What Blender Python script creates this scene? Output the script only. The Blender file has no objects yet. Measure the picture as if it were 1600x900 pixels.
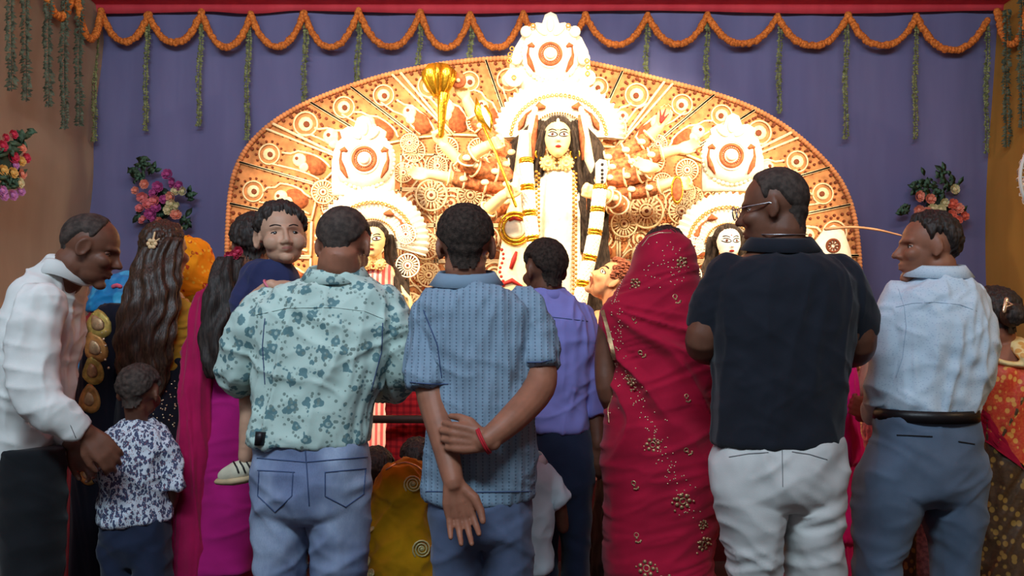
import bpy, math, random
import numpy as np
from mathutils import Vector, Matrix
from mathutils.bvhtree import BVHTree
random.seed(7); rng = np.random.RandomState(7)
R = math.radians
# ------------------------------------------------------------------ camera
F, ZC, YH = 1200.0, 1.27, 520.0            # focal length in px, camera height, horizon row
scene = bpy.context.scene
cam_d = bpy.data.cameras.new('camera'); cam = bpy.data.objects.new('camera', cam_d)
scene.collection.objects.link(cam); scene.camera = cam
cam.location = (0, 0, ZC); cam.rotation_euler = (R(90), 0, 0)
cam_d.sensor_width = 36; cam_d.lens = F/1600*36; cam_d.shift_y = (YH-450)/1600; cam_d.clip_end = 60
# ------------------------------------------------------------------ world, lights, exposure
w = bpy.data.worlds.new('world'); scene.world = w; w.use_nodes = True
w.node_tree.nodes['Background'].inputs[0].default_value = (0.36, 0.36, 0.42, 1)
w.node_tree.nodes['Background'].inputs[1].default_value = 0.30
scene.view_settings.view_transform = 'Standard'; scene.view_settings.look = 'None'
scene.view_settings.exposure = 0.0; scene.view_settings.gamma = 1
def look(o, tgt): o.rotation_euler = (Vector(tgt)-o.location).to_track_quat('-Z', 'Y').to_euler()
def area(name, loc, tgt, sx, sy, e, col, spread=180):
    l = bpy.data.lights.new(name, 'AREA'); l.shape = 'RECTANGLE'; l.size = sx; l.size_y = sy
    l.energy = e; l.color = col; l.spread = R(spread)
    o = bpy.data.objects.new(name, l); scene.collection.objects.link(o); o.location = loc; look(o, tgt); return o
def spot(name, loc, tgt, e, col, ang=60, blend=.6, r=.08):
    l = bpy.data.lights.new(name, 'SPOT'); l.energy = e; l.color = col; l.spot_size = R(ang); l.spot_blend = blend
    l.shadow_soft_size = r
    o = bpy.data.objects.new(name, l); scene.collection.objects.link(o); o.location = loc; look(o, tgt); return o
WARM = (1.0, 0.80, 0.55)
spot('stage_flood', (-1.6, 3.3, 3.75), (-0.6, 5.5, 2.1), 560, WARM, 70, .7)
spot('stage_flood', (1.7, 3.3, 3.75), (0.9, 5.5, 2.1), 560, WARM, 70, .7)
spot('stage_flood', (0.15, 3.2, 3.8), (0.3, 5.5, 2.5), 300, WARM, 66, .7)
spot('stage_flood', (-2.6, 3.9, 2.9), (-0.9, 5.5, 2.0), 400, WARM, 70, .8)
spot('stage_flood', (3.3, 3.9, 2.9), (1.4, 5.5, 2.0), 400, WARM, 70, .8)
area('hall_tube_light', (-0.6, -0.4, 3.75), (0.0, 2.9, 1.1), 2.6, .5, 128, (0.68, 0.88, 1.0))
area('backdrop_fill', (0.25, 3.55, 3.9), (0.3, 6.5, 2.9), 6.0, .2, 50, (1.0, 0.95, 0.92))  # added fill, not a real fixture: brightens the marigold swags and backdrop
area('hall_tube_light', (-2.6, 0.9, 2.6), (-1.0, 2.8, 1.1), .8, .8, 7, (0.45, 0.72, 1.0))
spot('side_lamp', (3.3, 0.9, 3.0), (2.2, 2.9, 1.2), 95, (1.0, 0.72, 0.42), 50, .7, .1)

def lin(c):
    c = c/255.0
    return c/12.92 if c <= .04045 else ((c+.055)/1.055)**2.4
def C(r, g, b): return (lin(r), lin(g), lin(b), 1)
# ------------------------------------------------------------------ materials
class NB:
    def __init__(s, name):
        s.m = bpy.data.materials.new(name); s.m.use_nodes = True; s.t = s.m.node_tree
        s.b = s.t.nodes['Principled BSDF']; s._co = None
    def n(s, typ, **kw):
        x = s.t.nodes.new(typ)
        for k, v in kw.items(): setattr(x, k, v)
        return x
    def l(s, a, b): s.t.links.new(a, b)
    def co(s, sc=(1, 1, 1), rot=(0, 0, 0), loc=(0, 0, 0)):
        if not s._co: s._co = s.n('ShaderNodeTexCoord')
        m = s.n('ShaderNodeMapping'); m.inputs['Scale'].default_value = sc; m.inputs['Rotation'].default_value = rot
        m.inputs['Location'].default_value = loc
        s.l(s._co.outputs['Object'], m.inputs[0]); return m.outputs[0]
    def noise(s, co, sc, det=3, rough=.5):
        x = s.n('ShaderNodeTexNoise'); x.inputs['Scale'].default_value = sc; x.inputs['Detail'].default_value = det
        x.inputs['Roughness'].default_value = rough; s.l(co, x.inputs['Vector']); return x.outputs['Fac']
    def vor(s, co, sc, feat='F1', out='Distance'):
        x = s.n('ShaderNodeTexVoronoi', feature=feat); x.inputs['Scale'].default_value = sc
        s.l(co, x.inputs['Vector']); return x.outputs[out]
    def math(s, op, a, b=None, c=None):
        x = s.n('ShaderNodeMath', operation=op)
        for i, v in enumerate((a, b, c)):
            if v is None: continue
            if isinstance(v, (int, float)): x.inputs[i].default_value = v
            else: s.l(v, x.inputs[i])
        return x.outputs[0]
    def step(s, v, a, b):
        x = s.n('ShaderNodeMapRange'); x.inputs[1].default_value = a; x.inputs[2].default_value = b
        x.interpolation_type = 'SMOOTHSTEP'; s.l(v, x.inputs[0]); return x.outputs[0]
    def mix(s, f, a, b):
        x = s.n('ShaderNodeMix', data_type='RGBA')
        if isinstance(f, (int, float)): x.inputs[0].default_value = f
        else: s.l(f, x.inputs[0])
        for i, v in ((6, a), (7, b)):
            if isinstance(v, tuple): x.inputs[i].default_value = v
            else: s.l(v, x.inputs[i])
        return x.outputs[2]
    def col(s, v):
        if isinstance(v, tuple): s.b.inputs['Base Color'].default_value = v
        else: s.l(v, s.b.inputs['Base Color'])
    def bump(s, h, st=.3, d=.002):
        x = s.n('ShaderNodeBump'); x.inputs['Strength'].default_value = st; x.inputs['Distance'].default_value = d
        s.l(h, x.inputs['Height']); s.l(x.outputs[0], s.b.inputs['Normal'])
    def fin(s, rough=.8, metal=0, spec=.3, sheen=0):
        s.b.inputs['Roughness'].default_value = rough; s.b.inputs['Metallic'].default_value = metal
        s.b.inputs['Specular IOR Level'].default_value = spec; s.b.inputs['Sheen Weight'].default_value = sheen
        return s.m
def mat(name, col, rough=.8, var=.12, vs=9, bs=260, bst=.25, bd=.0015, metal=0, spec=.3, sheen=0, sc=(1, 1, 1)):
    n = NB(name); co = n.co(sc)
    if var:
        f = n.noise(co, vs, 4); dk = tuple(c*(1-var*2) for c in col[:3])+(1,); lt = tuple(min(1, c*(1+var)) for c in col[:3])+(1,)
        n.col(n.mix(n.step(f, .3, .7), dk, lt))
    else: n.col(col)
    if bst: n.bump(n.noise(co, bs, 2), bst, bd)
    return n.fin(rough, metal, spec, sheen)
def cloth(name, col, var=.1, **k): return mat(name, col, .88, var, 7, 420, .35, .0012, spec=.15, sheen=.12, **k)
def hairmat(name, col, rough=.45, sc=(1, 1, .12)):
    n = NB(name); co = n.co(sc); f = n.noise(co, 190, 3)
    n.col(n.mix(n.step(f, .35, .75), tuple(c*.55 for c in col[:3])+(1,), tuple(min(1, c*1.7) for c in col[:3])+(1,)))
    n.bump(f, .8, .003); return n.fin(rough, spec=.35)
def printed(name, base, ink, ink2, sc, thr, scale2=2.6, stretch=(1, 1, 1)):
    """cloth printed with scattered blossoms and sprigs"""
    n = NB(name); co = n.co(stretch); wob = n.noise(co, sc*2.2, 2)
    d1 = n.math('ADD', n.vor(co, sc), n.math('MULTIPLY', n.math('SUBTRACT', n.vor(co, sc*scale2), .35), .42))
    d1 = n.math('ADD', d1, n.math('MULTIPLY', n.math('SUBTRACT', wob, .5), .55))
    a = n.step(d1, thr+.03, thr-.03)
    core = n.step(n.vor(co, sc), .10, .16)
    a = n.math('MULTIPLY', a, n.math('ADD', n.math('MULTIPLY', core, .6), .35))
    d2 = n.vor(n.co(stretch, loc=(3.1, 1.7, 0)), sc*2.9)
    b = n.math('MULTIPLY', n.step(d2, .36, .28), n.step(n.noise(co, sc*.8, 1), .42, .52))
    c = n.mix(a, base, ink); c = n.mix(b, c, ink2); n.col(c)
    n.bump(n.noise(n.co(), 420, 2), .3, .001); return n.fin(.85, spec=.15)
MT = {}
MT['skin_dark'] = mat('dark_brown_skin', C(112, 72, 55), .5, .08, 20, 300, .15, .001)
MT['skin_mid'] = mat('brown_skin', C(150, 98, 76), .5, .08, 20, 300, .15, .001)
MT['skin_light'] = mat('light_brown_skin', C(196, 150, 124), .48, .06, 20, 300, .1, .001)
MT['hair'] = hairmat('black_hair', C(50, 41, 37), .6)  # lifted from black towards brown, hazy stage glare put into the colour
MT['hair_brown'] = hairmat('dark_brown_hair', C(66, 46, 35), .4)
MT['hair_grey'] = hairmat('greying_hair', C(84, 78, 72), .6)
MT['crop'] = mat('cropped_black_hair', C(70, 58, 52), .75, .25, 60, 500, .8, .002)
MT['short'] = mat('short_dark_hair', C(58, 46, 40), .8, .3, 90, 420, 1.0, .003, spec=.2)
MT['white'] = mat('eye_white', C(225, 222, 215), .3, 0, bst=0)
MT['iris'] = mat('dark_iris', C(28, 18, 14), .15, 0, bst=0, spec=.6)
MT['lip'] = mat('lip', C(172, 108, 96), .4, .05, bst=0)
MT['brow'] = mat('brow_hair', C(40, 28, 24), .8, .1, bst=0)
MT['gold'] = mat('gold_thread', C(206, 170, 128), .45, .15, 60, 500, .5, .001, metal=.7)
MT['sequin'] = mat('pale_sequin', C(235, 205, 170), .25, 0, bst=0, metal=.6)
MT['dark_metal'] = mat('dark_metal', C(60, 40, 32), .5, .1)
MT['steel'] = mat('steel', C(190, 195, 200), .3, .05, metal=.9, bst=0)
MT['black'] = mat('black_plastic', C(22, 22, 24), .4, 0, bst=0)

# ------------------------------------------------------------------ mesh helpers
def P(px, py, Y): return Vector(((px-800)*Y/F, Y, ZC-(py-YH)*Y/F))
def hsh(i, j, k, s):
    h = (i*374761393+j*668265263+k*2147483647+s*974711) & 0xffffffff
    h = ((h ^ (h >> 13))*1274126177) & 0xffffffff
    return ((h ^ (h >> 16)) & 0xffff)/65535.0
def vnoise(q, s=0):
    i = np.floor(q).astype(np.int64); f = q-i; f = f*f*(3-2*f); r = 0
    for dx in (0, 1):
        for dy in (0, 1):
            for dz in (0, 1):
                r = r+hsh(i[:, 0]+dx, i[:, 1]+dy, i[:, 2]+dz, s)*(f[:, 0] if dx else 1-f[:, 0])*(f[:, 1] if dy else 1-f[:, 1])*(f[:, 2] if dz else 1-f[:, 2])
    return r
class G:
    def __init__(s): s.v = []; s.f = []; s.k = 0
    def add(s, V, Fc):
        V = np.asarray(V, float); s.v.append(V); s.f += [tuple(i+s.k for i in f) for f in Fc]; s.k += len(V)
    def V(s): return np.concatenate(s.v) if s.v else np.zeros((0, 3))
    def grid(s, X, cu=False, cv=False, cap=True):
        """X[i][j] points; cu: closed in j (ring); caps at i ends"""
        X = np.asarray(X, float); n, m = X.shape[:2]; f = []
        for i in range(n-1+(1 if cv else 0)):
            for j in range(m-(0 if cu else 1)):
                a = i*m+j; b = i*m+(j+1) % m; c = ((i+1) % n)*m+(j+1) % m; d = ((i+1) % n)*m+j; f.append((a, b, c, d))
        V = X.reshape(-1, 3)
        if cu and cap and not cv:
            c0, c1 = X[0].mean(0), X[-1].mean(0); V = np.vstack([V, c0, c1]); q = n*m
            for j in range(m):
                f.append((q, (j+1) % m, j)); f.append((q+1, (n-1)*m+j, (n-1)*m+(j+1) % m))
        s.add(V, f)
    def ell(s, c, r, M=None, n=14):
        th = np.linspace(0.02, math.pi-.02, n); ph = np.linspace(0, 2*math.pi, n*2, endpoint=False)
        X = np.stack([np.outer(np.sin(th), np.cos(ph))*r[0], np.outer(np.sin(th), np.sin(ph))*r[1], np.outer(np.cos(th), np.ones_like(ph))*r[2]], -1)
        X = X+np.array(c)
        X = X[::-1]
        if M is not None: X = (X.reshape(-1, 3) @ np.array(M.to_3x3()).T+np.array(M.translation)).reshape(X.shape)
        s.grid(X, True)
    def tube(s, pts, rad, seg=12, flat=1.0, up=None, M=None, rnd=True):
        pts = [np.array(p, float) for p in pts]
        if isinstance(rad, (int, float)): rad = [rad]*len(pts)
        if M is not None:
            A = np.array(M.to_3x3()); t = np.array(M.translation); pts = [A @ p+t for p in pts]
        n = len(pts); T = []
        for i in range(n):
            d = pts[min(i+1, n-1)]-pts[max(i-1, 0)]; T.append(d/(np.linalg.norm(d)+1e-9))
        u = np.array(up if up is not None else ((0, 0, 1) if abs(T[0][2]) < .9 else (0, 1, 0)), float)
        rows = []; a = np.linspace(0, 2*math.pi, seg, endpoint=False)
        def ring(p, r, t, u):
            x = np.cross(u, t); x /= np.linalg.norm(x)+1e-9; y = np.cross(t, x)
            return p+np.outer(np.cos(a), x)*r+np.outer(np.sin(a), y)*r*flat
        if rnd or rnd is False:
            for k in (.98, .7): rows.append(ring(pts[0]-T[0]*rad[0]*k, rad[0]*math.sqrt(max(0, 1-k*k)), T[0], u))
        for i in range(n): rows.append(ring(pts[i], rad[i], T[i], u))
        if rnd:
            for k in (.7, .98): rows.append(ring(pts[-1]+T[-1]*rad[-1]*k, rad[-1]*math.sqrt(max(0, 1-k*k)), T[-1], u))
        s.grid(rows, True)
    def box(s, c, h, M=None):
        c = np.array(c, float); V = np.array([[x, y, z] for x in (-1, 1) for y in (-1, 1) for z in (-1, 1)], float)*np.array(h)+c
        if M is not None: V = V @ np.array(M.to_3x3()).T+np.array(M.translation)
        s.add(V, [(0, 1, 3, 2), (4, 6, 7, 5), (0, 4, 5, 1), (2, 3, 7, 6), (0, 2, 6, 4), (1, 5, 7, 3)])
    def torus(s, c, Rr, r, n=20, m=6, M=None, ax='y', sx=1, sz=1):
        rows = []
        for i in range(n):
            a = 2*math.pi*i/n; q = []
            for j in range(m):
                b = 2*math.pi*j/m; rr = Rr+r*math.cos(b); h = r*math.sin(b)
                p = (rr*math.cos(a)*sx, h, rr*math.sin(a)*sz) if ax == 'y' else (rr*math.cos(a)*sx, rr*math.sin(a)*sz, h)
                q.append(p)
            rows.append(q)
        X = np.array(rows)+np.array(c)
        if M is not None: X = (X.reshape(-1, 3) @ np.array(M.to_3x3()).T+np.array(M.translation)).reshape(X.shape)
        s.grid(X, True, True, False)
    def prism(s, poly, Y, th, dome=0):
        """poly: pixel outline lying on plane Y, thickness towards the hall; dome raises the middle"""
        n = len(poly); c = np.mean(poly, 0)
        back = [P(x, y, Y) for x, y in poly]; fr = [P(x, y, Y)-Vector((0, th, 0)) for x, y in poly]
        ins = [P(c[0]+(x-c[0])*.7, c[1]+(y-c[1])*.7, Y)-Vector((0, th+dome*.7, 0)) for x, y in poly]
        mid = [P(c[0], c[1], Y)-Vector((0, th+dome, 0))]
        V = [tuple(v) for v in back+fr+ins+mid]; f = [tuple(range(n))[::-1]]
        for i in range(n):
            j = (i+1) % n; f += [(i, j, n+j, n+i), (n+i, n+j, 2*n+j, 2*n+i), (2*n+i, 2*n+j, 3*n)]
        s.add(V, f)
    def torso(s, rows, Y, n=2.35, seg=44, sub=10):
        """rows: (y px, left x px, right x px, half depth m, forward offset m) -> closed loft"""
        rows = [tuple(r)+(0,)*(5-len(r)) for r in rows]; A = np.array(rows, float)
        ys = np.arange(A[0, 0], A[-1, 0]+.1, sub); ys[-1] = A[-1, 0]
        def cat(col):
            out = []
            for y in ys:
                k = min(max(np.searchsorted(A[:, 0], y, 'right')-1, 0), len(A)-2)
                p1, p2 = A[k, col], A[k+1, col]; t = (y-A[k, 0])/(A[k+1, 0]-A[k, 0]+1e-9)
                h1, h0 = A[k+1, 0]-A[k, 0], 0
                m1 = (A[k+1, col]-A[k-1, col])/(A[k+1, 0]-A[k-1, 0]) if k > 0 else (p2-p1)/h1
                m2 = (A[k+2, col]-A[k, col])/(A[k+2, 0]-A[k, 0]) if k+2 < len(A) else (p2-p1)/h1
                out.append((2*t**3-3*t*t+1)*p1+(t**3-2*t*t+t)*m1*h1+(-2*t**3+3*t*t)*p2+(t**3-t*t)*m2*h1)
            return np.array(out)
        L, Rr, D, O = cat(1), cat(2), cat(3), cat(4); a = np.linspace(0, 2*math.pi, seg, endpoint=False)
        ca = np.sign(np.cos(a))*np.abs(np.cos(a))**(2/n); sa = np.sign(np.sin(a))*np.abs(np.sin(a))**(2/n)
        X = []
        for i, y in enumerate(ys):
            yc = Y+O[i]; c = P((L[i]+Rr[i])/2, y, yc); hw = max(abs(Rr[i]-L[i])/2*yc/F, .002)
            X.append(np.stack([c.x+ca*hw, yc+sa*max(D[i], .002), np.full(seg, c.z)], -1))
        s.grid(X[::-1], True)
def mesh_from(name, V, Fc, smooth=True):
    me = bpy.data.meshes.new(name); me.from_pydata([tuple(v) for v in V], [], Fc); me.update()
    if smooth: me.polygons.foreach_set('use_smooth', [True]*len(me.polygons))
    return me
COL = scene.collection
def wl(o):
    v = Vector((0, 0, 0))
    while o: v += o.location; o = o.parent
    return v
def link(me, name, m, parent=None, **tags):
    o = bpy.data.objects.new(name, me); COL.objects.link(o)
    if m is not None:
        for q in (m if isinstance(m, (list, tuple)) else [m]): me.materials.append(q)
    if parent:
        me.transform(Matrix.Translation(-wl(parent))); o.parent = parent
    for k, v in tags.items(): o[k] = v
    return o
STUFFN = {'rust_dots', 'bead_edging', 'ring_chain', 'bead_rings', 'curly_hair', 'rust_ornament', 'scroll', 'red_ornament', 'comb_holes', 'tuberose_segment', 'mirror_ring', 'paper_wheel', 'cage', 'armlet'}
def clusters(g):
    """groups of shapes of g whose boxes touch"""
    bx = [(v.min(0)-.002, v.max(0)+.002) for v in g.v]; n = len(bx); par = list(range(n))
    def fd(i):
        while par[i] != i: i = par[i]
        return i
    for i in range(n):
        for j in range(i):
            if (bx[i][0] <= bx[j][1]).all() and (bx[j][0] <= bx[i][1]).all(): par[fd(i)] = fd(j)
    out = {}
    for i in range(n): out.setdefault(fd(i), []).append(i)
    return list(out.values())
def obj(name, g, m, parent=None, smooth=True, **tags):
    if parent is not None and 'kind' not in tags and 1 < len(g.v) <= 60 and name not in ('motor',):
        cl = clusters(g)
        if 1 < len(cl) <= 12 and name not in STUFFN:
            st = []; k = 0
            for v in g.v: st.append(k); k += len(v)
            first = None
            for c in cl:
                h = G()
                for i in c:
                    a, b = st[i], st[i]+len(g.v[i]); h.add(g.v[i], [tuple(q-a for q in f) for f in g.f if a <= f[0] < b])
                o = link(mesh_from(name, h.V(), h.f, smooth), name, m, parent, **tags); first = first or o
            return first
        if len(cl) > 1: tags['kind'] = 'stuff'
    return link(mesh_from(name, g.V(), g.f, smooth), name, m, parent, **tags)
def thing(name, label, cat, loc, group=None):
    o = bpy.data.objects.new(name, None); COL.objects.link(o); o.location = loc; o.empty_display_size = .1
    o['label'] = label; o['category'] = cat
    if group: o['group'] = group
    return o
def struct(name, g, m, smooth=False): return obj(name, g, m, None, smooth, kind='structure')
def rem(name, g, m, parent, vox=.007, it=3, disp=None, post=None, dec=0, **tags):
    """union of closed shapes -> one continuous surface, smoothed, then displaced along its normals"""
    me = mesh_from('tmp', g.V(), g.f); o = bpy.data.objects.new('tmp', me); COL.objects.link(o)
    md = o.modifiers.new('r', 'REMESH'); md.mode = 'VOXEL'; md.voxel_size = vox; md.adaptivity = 0
    dg = bpy.context.evaluated_depsgraph_get(); me2 = bpy.data.meshes.new_from_object(o.evaluated_get(dg))
    bpy.data.objects.remove(o); bpy.data.meshes.remove(me)
    nv = len(me2.vertices); V = np.empty(nv*3); me2.vertices.foreach_get('co', V); V = V.reshape(-1, 3)
    E = np.empty(len(me2.edges)*2, np.int32); me2.edges.foreach_get('vertices', E); E = E.reshape(-1, 2)
    deg = np.bincount(E.ravel(), minlength=nv)[:, None]+1e-9
    def lap(V):
        S = np.zeros_like(V)
        for c in range(3): S[:, c] = np.bincount(E[:, 0], V[E[:, 1], c], nv)+np.bincount(E[:, 1], V[E[:, 0], c], nv)
        return S/deg
    for _ in range(it): V = V+.6*(lap(V)-V)
    if post is not None: V = post(V)
    if disp is not None:
        me2.vertices.foreach_set('co', V.ravel()); me2.update(); N = np.empty(nv*3); me2.vertex_normals.foreach_get('vector', N); N = N.reshape(-1, 3)
        V = V+N*disp(V, N)[:, None]
    me2.vertices.foreach_set('co', V.ravel()); me2.update(); me2.polygons.foreach_set('use_smooth', [True]*len(me2.polygons))
    me2.name = name; me2.materials.clear()
    pin = BVHTree.FromPolygons([Vector(v) for v in V], [tuple(p.vertices) for p in me2.polygons])
    o = link(me2, name, m, parent, **tags)
    return o, pin
def folds(amp=.006, sx=.10, sz=.10, ang=0, seed=0, sharp=1.5, sy=None):
    """cloth folds: creases that run along direction ang (0 = horizontal lines, 90 = vertical)"""
    def fn(V, N):
        a = R(ang); x = V[:, 0]*math.cos(a)+V[:, 2]*math.sin(a); z = -V[:, 0]*math.sin(a)+V[:, 2]*math.cos(a)
        q = np.stack([x/sx, V[:, 1]/(sy or sx), z/sz], -1)
        wv = vnoise(q*.6+5, seed+9); q2 = q+np.stack([wv, wv, wv*1.6], -1)
        n = vnoise(q2, seed)*.65+vnoise(q2*2.1+3, seed+1)*.35
        r = 1-np.abs(2*n-1); return amp*(2.1*np.clip(r, 0, 1)**(1.6*sharp)-.7)
    return fn
def mixd(*fs): return lambda V, N: sum(f(V, N) for f in fs)
# surface lookup: the point of a garment met along a sight line
CAM = Vector((0, 0, ZC))
def hit(bvh, px, py, off=.0015):
    d = (P(px, py, 1)-CAM).normalized(); h, n, i, t = bvh.ray_cast(CAM, d)
    if h is None: return None, None
    if n.dot(d) > 0: n = -n
    return h+n*off, n
def seam(name, bvh, pts, r, m, parent, step=6, **tags):
    g = G(); out = []
    for (a, b) in zip(pts[:-1], pts[1:]):
        k = max(2, int(math.hypot(b[0]-a[0], b[1]-a[1])/step))
        for i in range(k): 
            t = i/k; h, _ = hit(bvh, a[0]+(b[0]-a[0])*t, a[1]+(b[1]-a[1])*t, r*.4)
            if h: out.append(h)
    h, _ = hit(bvh, *pts[-1], r*.4)
    if h: out.append(h)
    if len(out) < 2: return None
    g.tube(out, r, 6); return obj(name, g, m, parent, **tags)
def onsurf(bvh, px, py, poly, Y, off=.002, th=.002, rot=0, sc=1):
    """poly in metres in the tangent plane; returns list of world points or None"""
    h, n = hit(bvh, px, py, off)
    if h is None: return None
    x = Vector((1, 0, 0)); x = (x-n*x.dot(n)).normalized(); y = x.cross(n)*-1
    if y.z < 0: y = -y
    c, s_ = math.cos(rot), math.sin(rot)
    return h, n, x*c+y*s_, -x*s_+y*c
def applique(g, fr, poly, th=.002, lift=0):
    h, n, x, y = fr; k = len(poly)
    lo = [h+x*a+y*b-n*.004 for a, b in poly]; hi = [h+x*a+y*b+n*(th+lift) for a, b in poly]
    g.add([tuple(v) for v in lo+hi]+[tuple(h+n*(th*1.5+lift)+x*np.mean([p[0] for p in poly])+y*np.mean([p[1] for p in poly]))],
          [(i, (i+1) % k, k+(i+1) % k, k+i) for i in range(k)]+[(k+i, k+(i+1) % k, 2*k) for i in range(k)])
def circ(r, n=10, cx=0, cy=0, sx=1, sy=1): return [(cx+r*sx*math.cos(2*math.pi*i/n), cy+r*sy*math.sin(2*math.pi*i/n)) for i in range(n)]
def paisley(L, n=20, flip=1):
    out = []
    for i in range(n):
        t = 2*math.pi*i/n; r = 1
        x = math.cos(t)*.38*(1-.45*max(0, math.sin(t))**1.5); y = math.sin(t)*.5
        x += .28*max(0, y+.05)**1.3*flip*1.6
        out.append((x*L, y*L))
    return out

# ------------------------------------------------------------------ people
def headM(px, py, Y, yaw=0, pitch=0, roll=0, sc=1.0, dy=0):
    c = P(px, py, Y); c.y += dy
    return Matrix.Translation(c) @ Matrix.Rotation(R(yaw), 4, 'Z') @ Matrix.Rotation(R(pitch), 4, 'X') @ Matrix.Rotation(R(roll), 4, 'Y') @ Matrix.Scale(sc, 4)
CR = ((0, -.006, .028), (.074, .089, .084)); FH = ((0, .024, .035), (.062, .058, .058))
def add_head(g, M, ears=True, young=0, wide=1.0, neck=.052):
    j = 1-.25*young
    def e(c, r): g.ell(c, (r[0]*wide, r[1], r[2]), M)
    e(*CR); e(*FH)
    e((0, .026, -.03*j), (.060, .062, .080*j)); e((0, .030, -.072*j), (.050+.006*young, .050, .044))
    e((0, .068, -.106*j), (.022, .022, .018))
    g.tube([(0, .083, .014), (0, .094, -.008), (0, .106-.007*young, -.028)], [.007, .008, .0115], 10, M=M)
    for s in (-1, 1):
        e((s*.0125, .092, -.033), (.009, .011, .0075))
        e((s*.036, .056, -.026*j-.008*young), (.027+.005*young, .030, .026+.006*young))
        if ears:
            Me = M @ Matrix.Translation((s*.0735*wide, -.004, -.004)) @ Matrix.Rotation(R(s*22), 4, 'Z') @ Matrix.Rotation(R(-10), 4, 'X')
            g.ell((0, -.006, 0), (.0065, .019, .031), Me); g.ell((0, .003, -.026), (.006, .009, .011), Me)
            g.torus((0, -.006, 0), .021, .005, 16, 6, Me @ Matrix.Rotation(R(90), 4, 'Z'), sx=.85, sz=1.4)
    g.tube([(-.042, .064, .019), (-.02, .080, .021), (0, .084, .016), (.02, .080, .021), (.042, .064, .019)], .0095-.0045*young, 8, M=M)
    g.tube([(-.022, .078, -.0625*j), (0, .0915, -.0605*j), (.022, .078, -.0625*j)], [.004, .0068, .004], 8, M=M)
    g.tube([(-.02, .077, -.071*j), (0, .0895, -.073*j), (.02, .077, -.071*j)], [.004, .0075, .004], 8, M=M)
def add_idol_head(g, M):
    def e(c, r): g.ell(c, r, M)
    e((0, -.006, .030), (.082, .088, .082)); e((0, .012, -.004), (.080, .080, .086)); e((0, .020, -.045), (.064, .066, .062)); e((0, .030, -.085), (.036, .044, .032))
    g.tube([(0, .088, .012), (0, .094, -.012), (0, .101, -.032)], [.006, .007, .010], 10, M=M)
    for s in (-1, 1): e((s*.010, .092, -.035), (.007, .008, .006))
    g.tube([(-.014, .083, -.064), (0, .088, -.062), (.014, .083, -.064)], [.004, .006, .004], 8, M=M)
def dents(M, young=0):
    Mi = np.array(M.inverted()); Mf = np.array(M)
    def post(V):
        L = V @ Mi[:3, :3].T+Mi[:3, 3]
        for s in (-1, 1):
            d = np.exp(-(((L[:, 0]-s*.031)/.016)**2+((L[:, 2]-.001)/.0115)**2))*(L[:, 1] > .03); L[:, 1] -= d*(.010-.004*young)
        d = np.exp(-((L[:, 0]/.024)**2+((L[:, 2]+.0668)/.0032)**2))*(L[:, 1] > .05); L[:, 1] -= d*.0035
        return L @ Mf[:3, :3].T+Mf[:3, 3]
    return post
HL = {'male': [(0, 40), (30, 41), (52, 30), (66, 14), (76, -12), (83, -12), (88, 4), (108, 0), (124, -26), (150, -46), (180, -50)],
      'receding': [(0, 60), (25, 58), (45, 48), (62, 28), (74, 0), (83, -10), (88, 4), (108, 0), (124, -26), (150, -46), (180, -50)],
      'toddler': [(0, 26), (20, 22), (36, 17), (48, 8), (58, -4), (72, -16), (82, -10), (110, -4), (128, -24), (180, -42)],
      'female': [(0, 46), (40, 40), (62, 20), (78, -6), (95, -12), (120, -34), (180, -52)]}
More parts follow.
